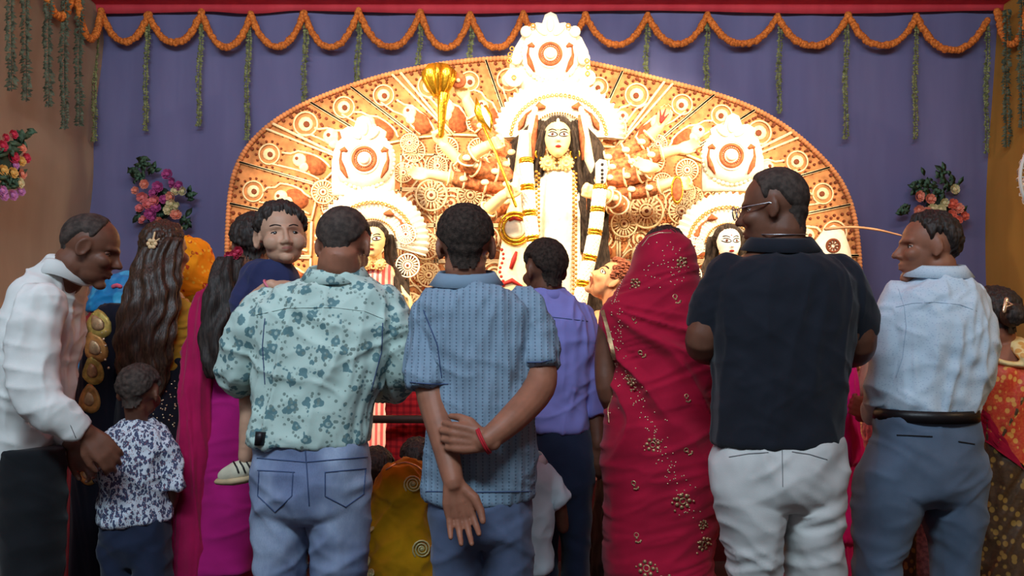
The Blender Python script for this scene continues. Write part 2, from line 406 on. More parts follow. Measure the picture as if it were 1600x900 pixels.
def hair_cap(M, t=.014, style='male', seed=0, m=None, parent=None, rough=.003, strand=60, tuft=0, name='hair', wide=1.0, fade=20, nape=.054):
    c0 = np.array(CR[0]); nth, nph = 90, 150
    th = np.linspace(.001, math.pi*.80, nth); ph = np.linspace(-math.pi, math.pi, nph, endpoint=False)
    TH, PH = np.meshgrid(th, ph, indexing='ij'); d = np.stack([np.sin(TH)*np.sin(PH), np.sin(TH)*np.cos(PH), np.cos(TH)], -1).reshape(-1, 3)
    rr = 0
    for (c, r) in (CR, FH):
        o = c0-np.array(c); r = np.array((r[0]*wide, r[1], r[2])); A = ((d/r)**2).sum(1); B = 2*((o/r)*(d/r)).sum(1); Cc = ((o/r)**2).sum()-1
        rr = np.maximum(rr, (-B+np.sqrt(np.maximum(B*B-4*A*Cc, 0)))/(2*A))
    az = np.degrees(np.abs(PH.ravel())); el = 90-np.degrees(TH.ravel())
    ny = -.027-c0[1]; dh = d[:, 0]**2+d[:, 1]**2+1e-9; bb = d[:, 1]*ny; tt = (bb+np.sqrt(np.maximum(bb*bb-dh*(ny*ny-nape*nape), 0)))/dh
    zz = c0[2]+d[:, 2]*tt; rr = np.where((el < -12) & (az > 95) & (zz > -.115), np.maximum(rr, tt), rr)
    hb = np.interp(az, *zip(*HL[style])); jag = vnoise(np.stack([PH.ravel()*14, el*0, el*0+seed], -1), seed)
    hb = hb+(jag-.5)*((4 if style != 'female' else 8)+tuft); mm = (el-hb)/fade; sm = np.clip(mm, 0, 1); sm = sm*sm*(3-2*sm)
    # crown whorl strands
    q = np.stack([PH.ravel()*strand/6+el*.02, el*.05, az*0], -1)
    st = vnoise(q, seed+3); q2 = d*9; lump = vnoise(q2, seed+4)
    rad = rr-.006+(t+.006)*sm+sm*rough*(st-.5)*2+sm*rough*1.5*(lump-.5)*2
    V = (d*rad[:, None]+c0)
    keep = mm > -.35; g = G(); f = []
    for i in range(nth-1):
        for j in range(nph):
            a = i*nph+j; b = i*nph+(j+1) % nph; c = (i+1)*nph+(j+1) % nph; e = (i+1)*nph+j
            if keep[a] and keep[b] and keep[c] and keep[e]: f.append((a, e, c, b))
    A = np.array(M.to_3x3()); V = V @ A.T+np.array(M.translation)
    used = sorted({i for q in f for i in q}); mp = {o: i for i, o in enumerate(used)}
    g.add(V[used], [tuple(mp[i] for i in q) for q in f])
    return obj(name, g, m or MT['hair'], parent)
def decal(bvh, M, poly, m, name, parent, off=.0012, face=1, **tags):
    """thin patch laid on a face; poly in head-local x,z"""
    poly = np.array(poly, float); c = poly.mean(0); n = len(poly); V = []; 
    Rm = M.to_3x3().normalized(); fwd = (Rm @ Vector((0, 1, 0))).normalized()
    def pt(x, z):
        o = M @ Vector((x, .25, z)); h, nn, i, t = bvh.ray_cast(o, -fwd)
        return (h if h else M @ Vector((x, .08, z)))+fwd*off
    for k in (1, .66, .33):
        for p in poly: V.append(tuple(pt(*(c+(p-c)*k))))
    V.append(tuple(pt(*c))); f = []
    for r_ in range(2):
        for i in range(n): f.append((r_*n+i, r_*n+(i+1) % n, (r_+1)*n+(i+1) % n, (r_+1)*n+i))
    for i in range(n): f.append((2*n+i, 2*n+(i+1) % n, 3*n))
    g = G(); g.add(V, f); return obj(name, g, m, parent, **tags)
def almond(cx, cz, w_, h_, n=16, up=.0):
    return [(cx+w_*math.cos(t), cz+h_*(abs(math.sin(t))**1.2)*(1 if math.sin(t) > 0 else -.8)+up*math.cos(t)) for t in np.linspace(0, 2*math.pi, n, endpoint=False)]
def eyes(M, parent, sc=1.0, lookx=0, skin=None, lid=20):
    for s in (-1, 1):
        g = G(); g.ell((s*.031, .0575, .0005), (.0125, .0125, .0115), M); e = obj('eye', g, MT['white'], parent)
        g = G(); g.ell((s*.031+lookx, .0658, .000), (.0058*sc, .0058, .0058*sc), M); obj('iris', g, MT['iris'], e)
        g = G()
        g.tube([(s*.031-.0145, .0625, -.001), (s*.031-.008, .0690, .0042), (s*.031, .0708, .0058), (s*.031+.008, .0690, .0042), (s*.031+.0145, .0625, -.001)], .0014, 8, M=M); obj('lash_line', g, MT['brow'], parent)
        if skin:
            g = G(); th = np.linspace(.05, math.pi*.5-R(lid), 8); ph = np.linspace(-.2, math.pi+.2, 14)
            g.grid([[tuple(M @ Vector((s*.031+.0136*math.sin(a+R(lid)*0)*math.cos(b), .0578+.0136*math.sin(a)*math.sin(b), .0005+.0126*math.cos(a))) ) for b in ph] for a in th]); obj('eyelid', g, skin, parent)
def hand(g, wr, d, n, sc=1.0, curl=20, thumb=1, spread=1.0, curls=None, tcurl=25):
    """wr wrist, d pointing direction, n palm normal (fingers curl towards it), thumb side sign"""
    wr, d, n = Vector(wr), Vector(d).normalized(), Vector(n); n = (n-d*n.dot(d)).normalized(); s = d.cross(n)*thumb
    L = sc
    g.tube([wr-d*.02*L, wr+d*.02*L], [.024*L, .026*L], 12, .7, up=n)
    off = (.033, .0112, -.0112, -.032); ln = (.074, .084, .078, .060); mc = (.092, .095, .090, .082)
    for i in range(4):
        a = wr+s*off[i]*.45*L; k = wr+d*mc[i]*L+s*off[i]*L*.95
        g.tube([a, wr+d*.05*L+s*off[i]*.85*L, k], [.015*L, .0155*L, .0115*L], 10)
        cu = R(curls[i] if curls else curl); dd = (d+s*(off[i]*3.2*spread)).normalized(); p = k; ang = cu*.8; pts = [p]; 
        for f_ in (.45, .31, .24):
            v = dd*math.cos(ang)+n*math.sin(ang); p = p+v*ln[i]*f_*L; pts.append(p); ang += cu
        g.tube(pts, [.0098*L, .0092*L, .0082*L, .0068*L], 10)
    ang = R(tcurl); v1 = (d*.72+s*.58+n*.25).normalized(); p0 = wr+d*.018*L+s*.020*L; p1 = p0+v1*.044*L
    v2 = (d*.92+s*.22+n*math.sin(ang)*.6).normalized(); p2 = p1+v2*.036*L; v3 = (d*.96-s*.02+n*math.sin(ang)).normalized(); p3 = p2+v3*.028*L
    g.tube([p0, p1, p2, p3], [.0175*L, .0145*L, .0115*L, .0088*L], 10)
def tp(pts, Y):
    """limb from (px,py,dy,radius)"""
    out = []; r = []
    for q in pts:
        v = P(q[0], q[1], Y+q[2]); out.append(v); r.append(q[3])
    return out, r
def smooth_path(pts, rad, k=4):
    P0 = [np.array(p) for p in pts]; out = []; rr = []; n = len(P0)
    for i in range(n-1):
        a, b, c, d = P0[max(i-1, 0)], P0[i], P0[i+1], P0[min(i+2, n-1)]
        for j in range(k):
            t = j/k; out.append(.5*((2*b)+(-a+c)*t+(2*a-5*b+4*c-d)*t*t+(-a+3*b-3*c+d)*t**3)); rr.append(rad[i]+(rad[i+1]-rad[i])*t)
    out.append(P0[-1]); rr.append(rad[-1]); return out, rr
def limb(g, pts, Y, flat=1.0, seg=16, k=4, **kw):
    o, r = tp(pts, Y); o, r = smooth_path(o, r, k); g.tube(o, r, seg, flat, **kw)
def band(name, cx, cy, Y, rx, ry, h, m, parent, th=.004, tilt=0, flare=1.2, dy=0, fold=True, bow=0):
    """a collar or belt: an elliptical strip of cloth, folded over when fold"""
    g = G(); c = P(cx, cy, Y); c.y += dy; rows = []
    prof = [(0, -h/2, 0), (0, h/2, 0), (.25, h/2+th, 0), (1, h/2, 0), (1, -h/2, flare-1), (.5, -h/2-.001, flare-1)] if fold else [(0, -h/2, 0), (0, h/2, 0), (1, h/2, 0), (1, -h/2, 0)]
    for i in range(56):
        a = 2*math.pi*i/56; row = []
        for (t, z, fl) in prof:
            k = 1+fl; x = math.cos(a)*(rx+th*t)*k; y = math.sin(a)*(ry+th*t)*k
            row.append((c.x+x, c.y+y, c.z+z+y*math.tan(R(tilt))+bow*math.cos(a)**2))
        rows.append(row)
    g.grid(rows, True, True, False); return obj(name, g, m, parent)
def footwear(root, pts, Y, m, sc=1.0, yaw=0):
    for (px, dy) in pts:
        x = (px-800)*Y/F; M = Matrix.Translation((x, Y+dy, 0)) @ Matrix.Rotation(R(yaw), 4, 'Z') @ Matrix.Scale(sc, 4)
        g = G(); g.ell((0, -.05, .045), (.04, .06, .045), M); g.ell((0, .07, .035), (.048, .10, .035), M); g.box((0, .03, .012), (.042, .13, .0115), M)
        rem('shoe', g, m, root, .008, 2)
def floory(Y): return YH+ZC*F/Y      # pixel row of the floor at distance Y
# ================================================================== THE SETTING
def sheet(name, pfun, nu, nv, m, **tags):
    g = G(); g.grid([[pfun(i/(nu-1), j/(nv-1)) for j in range(nv)] for i in range(nu)]); o = obj(name, g, m, None, True, **tags); return o
def wallcloth(name, col, dark):
    n = NB(name); co = n.co(); f = n.noise(n.co((1, 1, .15)), 5, 4); c = n.mix(n.step(f, .25, .8), dark, col); n.col(c)
    n.bump(n.noise(co, 300, 2), .3, .001); return n.fin(.92, spec=.1)
m_blue = wallcloth('blue_backdrop_cloth', C(124, 128, 172), C(112, 116, 160)); m_tan = wallcloth('tan_wall_cloth', C(172, 152, 128), C(160, 140, 118))
m_tan2 = wallcloth('ochre_wall_cloth', C(190, 142, 70), C(176, 130, 62)); m_red = wallcloth('red_canopy_cloth', C(228, 84, 96), C(206, 66, 80))
YB = 6.5; ZT = 3.985
def wv(z, s): return .035*math.sin(z*2.1+s)+.02*math.sin(z*5.3+s*2)
sheet('wall_back', lambda u, v: (-3.75+8.1*u, YB+.012*math.sin(u*46+math.sin(v*3))+.006*math.sin(u*120), 4.05*v), 160, 14, m_blue, kind='structure')
sheet('wall_left', lambda u, v: (-3.51-.0*u+wv(4.05*v, .4)-.05*math.sin(4.05*v*.8)*(v < .9)+.012*math.sin(u*40), YB+.02-8.5*u, 4.05*v), 80, 40, m_tan, kind='structure')
sheet('wall_right', lambda u, v: (4.115-.09*math.sin(min(1, (1-v)*1.6)*math.pi*.62)+.012*math.sin(u*40)+.01*math.sin(v*9), YB+.02-8.5*u, 4.05*v), 80, 40, m_tan2, kind='structure')
g = G(); g.box((.3, 2.25, -.03), (4.4, 4.4, .03)); struct('floor', g, mat('dark_floor', C(62, 44, 40), .8, .2, 3))
sheet('ceiling', lambda u, v: (-3.75+8.1*u, YB-8.6*v, ZT+.03+.012*math.sin(v*70)), 30, 120, m_red, kind='structure')
# scalloped red pelmet where canopy meets the backdrop
PK = [160, 232, 315, 392, 475, 560, 657, 735, 817, 915, 1012, 1105, 1215, 1325, 1432, 1543]
g = G(); rows = []
for i in range(181):
    px = 142+(1570-142)*i/180; yb = 19+2.5*math.sin(px*.011)+(5 if 318 < px < 470 else 0)*math.sin((px-318)/152*math.pi)**2
    rows.append([tuple(P(px, yb, YB-.06)), tuple(P(px, 2, YB-.07)), tuple(P(px, 2, YB-.03)), tuple(P(px, yb, YB-.03))])
g.grid(rows, True); obj('trim_1', g, m_red, None, True, kind='structure')
# marigold swags
m_mari = mat('marigold', C(255, 140, 62), .7, .25, 60, 200, .5, .003)
m_mari2 = mat('marigold_shade', C(224, 96, 40), .7, .25, 60, 200, .5, .003)
g0 = G(); g0.ell((0, 0, 0), (1, 1, 1), None, 5); BV, BF = g0.V(), g0.f
def beads(g, pts, r, sp):
    pts = [np.array(p) for p in pts]; acc = 0; prev = pts[0]
    def put(p):
        q = rng.rand(3)*.3+.85; g.add(BV*r*q+p+(rng.rand(3)-.5)*r*.25, BF)
    put(prev)
    for p in pts[1:]:
        L = np.linalg.norm(p-prev)
        while acc+L >= sp:
            t = (sp-acc)/L; prev = prev+(p-prev)*t; put(prev); L = np.linalg.norm(p-prev); acc = 0
        acc += L; prev = p
ORD = ['first', 'second', 'third', 'fourth', 'fifth', 'sixth', 'seventh', 'eighth', 'ninth', 'tenth', 'eleventh', 'twelfth', 'thirteenth', 'fourteenth', 'fifteenth', 'sixteenth', 'seventeenth', 'eighteenth']
def swag(a, b, drop, label, grp, r=.030):
    a, b = Vector(a), Vector(b); pts = []
    for i in range(25):
        t = i/24; s_ = 2*t-1; pts.append(a+(b-a)*t+Vector((0, 0, -drop*(1-abs(s_)**2.3))))
    g = G(); beads(g, pts, r, r*.95)
    obj('marigold_garland', g, m_mari, None, True, label=label, category='garland', group=grp)
tops = [24, 22, 19, 22, 20, 17, 19, 22, 21, 24, 24, 24, 25, 24, 26, 30]; drops = [41, 45, 52, 51, 54, 54, 53, 52, 50, 45, 44, 43, 46, 45, 49]
for i in range(15):
    a = P(PK[i], tops[i], YB-.12); b = P(PK[i+1], tops[i+1], YB-.12)
    swag(a, b, drops[i]*YB/F, '%s orange marigold swag from the left on the blue backdrop' % ORD[i], 'marigold swags under the red canopy')
ys = [6.36, 5.95, 5.5, 5.1, 4.7]
for i in range(4):
    x = -3.40; swag((x, ys[i], ZT-.05), (x+.02, ys[i+1], ZT-.05), .30, 'orange marigold swag on the left tan wall, %s from the corner' % ORD[i], 'marigold swags on the left wall')
for i in range(3):
    x = 4.02; swag((x, ys[i], ZT-.06), (x, ys[i+1], ZT-.06), .34, 'orange marigold swag on the right ochre wall, %s from the corner' % ORD[i], 'marigold swags on the right wall')
# hanging strings of leaves
m_leaf = mat('dull_green_leaf', C(136, 148, 96), .6, .3, 30, 100, .3, .002); m_leaf2 = mat('dark_green_leaf', C(92, 104, 84), .6, .3, 30, 100, .3, .002)
def leaf_string(top, bot, label, grp, m, wd=.032):
    top, bot = Vector(top), Vector(bot); L = (top-bot).length; n = int(L/.021); g = G(); g.tube([top, bot], .004, 5)
    for i in range(n):
        t = (i+.5)/n; p = top+(bot-top)*t+Vector((math.sin(t*9)*.006, 0, 0)); a = random.uniform(-.5, .5)
        for s_ in (-1, 1):
            w_ = wd*random.uniform(.55, 1.15); h = random.uniform(.010, .017)
            M = Matrix.Translation(p+Vector((s_*w_*.45, -.01*random.random(), 0))) @ Matrix.Rotation(a+s_*.35, 4, 'Y') @ Matrix.Rotation(random.uniform(-.6, .6), 4, 'X')
            V = [(-w_*.5, 0, 0), (0, -.006, h), (w_*.5, 0, 0), (0, -.006, -h), (0, .006, 0)]
            g.add([tuple(M @ Vector(v)) for v in V], [(0, 3, 1), (1, 3, 2), (0, 1, 4), (1, 2, 4), (2, 3, 4), (3, 0, 4)])
    obj('leaf_garland', g, m, None, False, label=label, category='garland', group=grp)
SP = [(150, 222), (230, 205), (313, 198), (388, 220), (477, 190), (560, 170), (656, 150), (736, 130), (1010, 140), (1104, 150), (1217, 178), (1321, 218), (1430, 218), (1541, 240)]
for i, (x, yb) in enumerate(SP):
    leaf_string(P(x+1, 34, YB-.10), P(x-3 if x < 800 else x-1, yb, YB-.09), 'string of dull green leaves on the blue backdrop, %s from the left' % ORD[i], 'leaf strings on the backdrop', m_leaf)
for i, (x, yb) in enumerate([(124, 197), (101, 202), (76, 167), (41, 158), (18, 142)]):
    X = -3.38; Yp = X*F/(x-800); leaf_string((X, Yp, ZT-.1), (X, Yp, ZC-(yb-YH)*Yp/F), 'string of dark leaves on the left tan wall, %s from the corner' % ORD[i], 'leaf strings on the left wall', m_leaf2, .05)
for i, (x, yb) in enumerate([(1572, 230), (1596, 200)]):
    X = 4.0; Yp = X*F/(x-800); leaf_string((X, Yp, ZT-.1), (X, Yp, ZC-(yb-YH)*Yp/F), 'string of dark leaves on the right ochre wall, %s from the corner' % ORD[i], 'leaf strings on the right wall', m_leaf2, .05)
# flower bouquets
def mf(n, c): return mat(n, C(*c), .6, .1, 30, bst=0)
FL = {'p': mf('magenta_petal', (186, 84, 150)), 'k': mf('pink_petal', (238, 140, 140)), 'c': mf('cream_petal', (225, 220, 170)), 'o': mf('peach_petal', (240, 160, 135)),
      'r': mf('red_petal', (205, 60, 90)), 'y': mf('yellow_petal', (232, 196, 110)), 'l': mf('lilac_petal', (205, 140, 200)), 's': mf('salmon_petal', (232, 120, 96))}
m_bleaf = mat('bouquet_leaf', C(84, 120, 96), .5, .2, 40, bst=0)
def rose_mesh():
    g = G()
    g.ell((0, -.3, 0), (.42, .5, .42), None, 6)
    for ring, (n, r, o) in enumerate([(4, .42, -.55), (5, .72, -.38), (6, .95, -.15)]):
        for k in range(n):
            a = 2*math.pi*(k+.5*ring)/n; rows = []
            for i in range(4):
                u = i/3; w_ = .62*math.sin(.5+u*1.9)*r; row = []
                for j in range(5):
                    b = a+(j-2)/2*w_*.9/max(r, .3); rr = r*(.35+.65*u); row.append((rr*math.cos(b), o+.45*(1-u)-.25*u-.12*abs(j-2)*0, rr*math.sin(b)))
                rows.append(row)
            g.grid(rows)
    return g
RG = rose_mesh(); RV, RF = RG.V(), RG.f
rose_me = {}
for k, m in FL.items():
    me = mesh_from('rose_'+k, RV, RF); me.materials.append(m); rose_me[k] = me
def bouquet(label, base, roses, leaves, Y=None, wall=None, ls=1.0):
    t = thing('flower_bouquet', label, 'flowers', base)
    def at(px, py):
        if wall is None: return P(px, py, Y)
        Yp = wall*F/(px-800); return Vector((wall, Yp, ZC-(py-YH)*Yp/F))
    for (px, py, r, k) in roses:
        p = at(px, py); Yp = p.y; s_ = r*Yp/F
        o = bpy.data.objects.new('rose', rose_me[k]); COL.objects.link(o); o.parent = t; o.location = p-Vector(base); o.scale = (s_*random.uniform(.92, 1.08), s_*.8, s_*random.uniform(.92, 1.08))
        o.rotation_euler = (random.uniform(-.4, .4), random.uniform(0, 6), random.uniform(-.4, .4))
        if wall: o.rotation_euler = (0, 0, R(70 if wall < 0 else -70))
    for (cx, cy, n, sp) in leaves:
        for k in range(n):
            p = at(cx+random.gauss(0, sp*.5), cy+random.gauss(0, sp*.5))+Vector((0, .03*(1 if wall is None else 0), 0)); L = .045*ls*random.uniform(.6, 1.2); g = G()
            M = Matrix.Translation(p) @ Matrix.Rotation(random.uniform(0, 6.28), 4, 'Y') @ Matrix.Rotation(random.uniform(-.7, .7), 4, 'X')
            V = [(0, 0, -L), (L*.45, -.006, -L*.2), (L*.38, -.004, L*.4), (0, 0, L), (-L*.38, -.004, L*.4), (-L*.45, -.006, -L*.2), (0, .007, 0)]
            g.add([tuple(M @ Vector(v)) for v in V], [(i, (i+1) % 6, 6) for i in range(6)]+[(5, 4, 3, 2, 1, 0)]); obj('leaf', g, m_bleaf, t)
    g = G(); q = at(*roses[0][:2]); b = Vector(base); g.ell(b, (.12, .04, .14) if wall is None else (.03, .1, .12), None, 8); obj('flower_foam', g, MT['leafd'], t)
    return t
MT['leafd'] = mat('foam_green', C(48, 66, 54), .8, .2)
YF = YB-.17
b1 = [(262, 273, 10, 'p'), (271, 286, 9, 'p'), (280, 291, 9, 'p'), (247, 292, 9, 'p'), (241, 302, 9, 'p'), (226, 288, 8, 'o'), (212, 298, 7, 'o'), (222, 308, 9, 'k'), (231, 320, 9, 'k'), (242, 314, 9, 'k'),
      (256, 312, 8, 'p'), (267, 308, 9, 'o'), (275, 299, 8, 'c'), (286, 299, 8, 'c'), (268, 319, 9, 'c'), (277, 323, 8, 'c'), (263, 328, 8, 'c'), (219, 326, 8, 'k'), (235, 334, 10, 'p'), (244, 325, 8, 'p'),
      (224, 344, 8, 'k'), (275, 336, 9, 'o'), (250, 346, 8, 'o'), (240, 341, 7, 'p')]
bouquet('pink, magenta and cream rose bouquet on the blue backdrop above the long haired woman', P(250, 318, YF+.08), b1,
        [(222, 252, 12, 8), (206, 266, 10, 8), (214, 276, 10, 8), (238, 264, 6, 9), (296, 305, 6, 9), (288, 345, 10, 9), (212, 336, 6, 8), (250, 320, 24, 26)], YF)
b2 = [(1436, 307, 9, 'o'), (1453, 311, 9, 'o'), (1491, 296, 8, 'c'), (1475, 317, 8, 'c'), (1488, 319, 9, 's'), (1497, 326, 9, 'o'), (1470, 327, 8, 'c'), (1457, 326, 8, 'c'), (1436, 328, 8, 'o'),
      (1486, 337, 9, 's'), (1496, 344, 8, 's'), (1506, 338, 8, 's'), (1474, 336, 7, 'o'), (1449, 330, 7, 'o'), (1455, 342, 8, 'c')]
bouquet('peach and cream rose bouquet behind the head of the man in the pale blue shirt', P(1466, 332, YF+.08), b2,
        [(1416, 328, 12, 8), (1450, 285, 14, 16), (1470, 275, 12, 14), (1490, 285, 8, 12), (1464, 300, 18, 20), (1430, 295, 8, 10), (1500, 330, 8, 10)], YF)
b3 = [(3, 228, 9, 'r'), (20, 246, 10, 'r'), (40, 247, 8, 'r'), (33, 232, 8, 'o'), (20, 210, 8, 'r'), (32, 252, 8, 'y'), (4, 266, 9, 'y'), (19, 270, 9, 'y'), (34, 272, 8, 'o'), (29, 286, 9, 'c'), (2, 298, 9, 'l'),
      (19, 305, 9, 'l'), (31, 299, 8, 'l'), (5, 306, 8, 'l'), (22, 258, 8, 'l'), (8, 215, 7, 'r')]
bouquet('red, yellow and lilac bouquet on the left tan wall at the picture edge', Vector((-3.36, -3.36*F/(15-800), ZC-(258-YH)*(-3.36*F/(15-800))/F)), b3,
        [(36, 212, 7, 8), (28, 222, 6, 8), (50, 208, 3, 6), (12, 240, 12, 14), (10, 282, 12, 14), (25, 280, 8, 12)], None, -3.33)

# ================================================================== STAGE
YS = 5.3; ZS = .45
g = G(); g.box((.25, 5.35, ZS/2), (3.4, 1.08, ZS/2)); o = obj('stage_platform', g, cloth('stage_cloth', C(96, 34, 34)), None, False, label='low cloth covered stage platform under the goddess statues', category='platform')
g = G(); yr = 3.86; zr = ZC-(655-YH)*yr/F
g.box(((620-800)*yr/F+.4, yr, zr), (1.5, .022, .018))
ob = thing('barrier_rail', 'dark wooden barrier rail standing in front of the stage', 'railing', (-.19, yr, 0))
obj('rail', g, MT['dark_metal'], ob)
for x in (-1.6, -.19, 1.2):
    g = G(); g.box((x, yr, zr/2), (.025, .022, zr/2)); obj('post', g, MT['dark_metal'], ob)

# ------------------------------------------------------------------ the arched backdrop
m_board = mat('tan_board', C(204, 138, 84), .85, .18, 14); m_cream = mat('cream_pith', C(248, 226, 178), .8, .10, 30, 300, .3, .002)
m_rust = mat('rust_pith', C(176, 96, 56), .85, .2, 40, 200, .4, .002); m_white = mat('white_pith', C(246, 236, 208), .75, .05, 30, 260, .3, .002)
m_beadg = mat('gold_bead', C(198, 140, 60), .4, .1, 30, bst=0, metal=.3); m_hole = mat('umber_dot', C(128, 66, 40), .8, .1, bst=0)
YA = 5.95
OUT = [(355, 684), (355, 560), (354, 480), (354, 400), (357, 320), (364, 268), (385, 228), (420, 194), (468, 165), (530, 140), (598, 118), (668, 103), (735, 94), (800, 90), (860, 90),
       (925, 98), (990, 114), (1065, 133), (1130, 150), (1190, 174), (1240, 206), (1285, 246), (1318, 285), (1336, 335), (1343, 400), (1346, 480), (1346, 560), (1346, 684)]
def resample(pts, n):
    A = np.array(pts, float); d = np.r_[0, np.cumsum(np.hypot(*(A[1:]-A[:-1]).T))]; t = np.linspace(0, d[-1], n); return np.stack([np.interp(t, d, A[:, 0]), np.interp(t, d, A[:, 1])], 1)
def smoothpoly(A, k=3):
    A = np.array(A, float)
    for _ in range(k): B = A.copy(); B[1:-1] = (A[:-2]+2*A[1:-1]+A[2:])/4; A = B
    return A
arch = thing('arched_backdrop', 'tall arched cream and rust ornamental backdrop standing behind the goddess statues', 'backdrop', P(850, 700, YA)*1)
arch.location.z = ZS
OA = smoothpoly(resample(OUT, 140), 5); CA = np.array((850.0, 430.0))
g = G(); n = len(OA); fr = [tuple(P(x, y, YA)) for x, y in OA]; bk = [tuple(P(x, y, YA)+Vector((0, .04, 0))) for x, y in OA]
cm = P(850, 684, YA); V = fr+bk+[tuple(cm), tuple(cm+Vector((0, .04, 0)))]
f = []
for i in range(n-1): f += [(i, i+1, n+i+1, n+i), (i, 2*n, i+1), (n+i, n+i+1, 2*n+1)]
g.add(V, f); obj('board', g, m_board, arch, False)
g = G(); OB = resample(OA, 330)
for i, (x, y) in enumerate(OB): g.ell(P(x, y, YA-.01), (.021, .024, .021), None, 5)
obj('rim_beads', g, mat('rim_bead', C(222, 150, 96), .8, .15), arch, True, kind='stuff')
NW = 26; WE = resample(OA, NW+1); DEP = 132
def wedge(i):
    a, b = WE[i], WE[i+1]
    def inn(p): d = CA-p; d[1] *= .8 if p[1] < 400 else .05; return p+d/np.linalg.norm(d)*DEP
    ia, ib = inn(a), inn(b)
    def W(u, v, h=0):
        p = (a*(1-u)+b*u)*(1-v)+(ia*(1-u)+ib*u)*v
        k = int(np.argmin(((OA-(a*(1-u)+b*u))**2).sum(1))); off = (OA[k]-(a*(1-u)+b*u))*(1-v); q = P(p[0]+off[0], p[1]+off[1], YA); q.y -= h; return q
    return W
def strip(g, pts, wd, th):
    """flat raised ribbon along world points on the panel (facing -y)"""
    rows = []
    for i, p in enumerate(pts):
        d = (pts[min(i+1, len(pts)-1)]-pts[max(i-1, 0)]).normalized(); nrm = Vector((-d.z, 0, d.x))
        rows.append([p+nrm*wd, p+nrm*wd*.6-Vector((0, th, 0)), p-nrm*wd*.6-Vector((0, th, 0)), p-nrm*wd, p+Vector((0, .004, 0))])
    g.grid(rows, True)
def disc(g, c, r, th, n=12, dome=.3):
    rows = [[(c[0]+r*k*math.cos(2*math.pi*j/n), c[1]-h, c[2]+r*k*math.sin(2*math.pi*j/n)) for j in range(n)] for k, h in ((1, -.002), (1, th*.6), (.75, th), (.05, th*(1+dome)))]
    g.grid(rows, True)
for i in range(NW):
    W = wedge(i); fl = 1 if i < NW/2 else 0
    def U(u): return u if fl else 1-u
    panel = G(); k_ = 6
    rows = [[W(.01+.98*j/6, .05+.95*v/5, .014 if (0 < j < 6 and 0 < v < 5) else .006) for j in range(7)] for v in range(6)]; panel.grid(rows)
    pn = obj('ornament_panel', panel, m_board, arch)
    s = (W(0, .3)-W(1, .3)).length
    g = G()
    for q in (0, 1): strip(g, [W(q*.96+.02, v, .014) for v in np.linspace(.02, 1, 7)], s*.035, .014)
    strip(g, [W(u, 1, .014) for u in np.linspace(.02, .98, 5)], s*.03, .012)
    obj('border_strip', g, m_cream, pn)
    # spiral
    g = G(); c = W(U(.42), .27); rr = s*.20
    disc(g, c-Vector((0, .014, 0)), rr*.78, .01)
    for r_ in (1.25,): g.torus(c-Vector((0, .018, 0)), rr*r_, rr*.11, 20, 5)
    sp = []
    for v in np.linspace(0, 1, 14):
        u = .42+.36*math.sin(v*math.pi*.55+.3)+.10*math.sin(v*4); sp.append(W(U(min(.9, u-.06)), .38+.56*v, .014))
    strip(g, sp, s*.032, .014)
    sp = [W(U(.16+.10*math.sin(v*3.1)), .36+.6*v, .014) for v in np.linspace(0, 1, 8)]; strip(g, sp, s*.028, .012)
    # bird head part of the paisley
    disc(g, W(U(.46), .60, .014), s*.17, .02); disc(g, W(U(.36), .70, .014), s*.12, .018)
    obj('scroll', g, m_cream, pn)
    # paisley
    g = G(); c = W(U(.50), .78); d = (W(.5, 1)-W(.5, 0)).normalized(); sx = Vector((-d.z, 0, d.x)); pp = []
    for (x, y) in paisley(s*.62, 16, 1 if fl else -1): pp.append(c+sx*x*1.0+d*(-y)*.9-Vector((0, .014, 0)))
    V = [tuple(p+Vector((0, .02, 0))) for p in pp]+[tuple(p-Vector((0, .012, 0))) for p in pp]+[tuple(c-Vector((0, .038, 0)))]; k = len(pp)
    g.add(V, [(j, (j+1) % k, k+(j+1) % k, k+j) for j in range(k)]+[(k+j, k+(j+1) % k, 2*k) for j in range(k)]); obj('paisley', g, m_rust, pn)
    # rust ticks and dots
    g = G()
    disc(g, W(U(.42), .285, .028), rr*.34, .006, 8); disc(g, W(U(.47), .57, .036), s*.045, .006, 7)
    for u in np.linspace(.12, .88, 6): disc(g, W(u, .065, .014), s*.042, .008, 7)
    for v in np.linspace(.14, .9, 9): disc(g, W(U(.08), v, .014), s*.035, .008, 6); disc(g, W(U(.92), v, .014), s*.035, .008, 6)
    for a in np.linspace(0, 2*math.pi, 15)[:-1]:
        p = c*0+W(U(.42), .27, .014)+Vector((math.cos(a)*rr*1.62, 0, math.sin(a)*rr*1.62)); disc(g, p, s*.032, .01, 6)
    for v in np.linspace(.0, 1, 9):
        p = W(U(min(.97, .42+.36*math.sin(v*math.pi*.55+.3)+.06)), .40+.52*v, .014); disc(g, p, s*.034, .01, 6)
    obj('rust_dots', g, m_hole, pn)
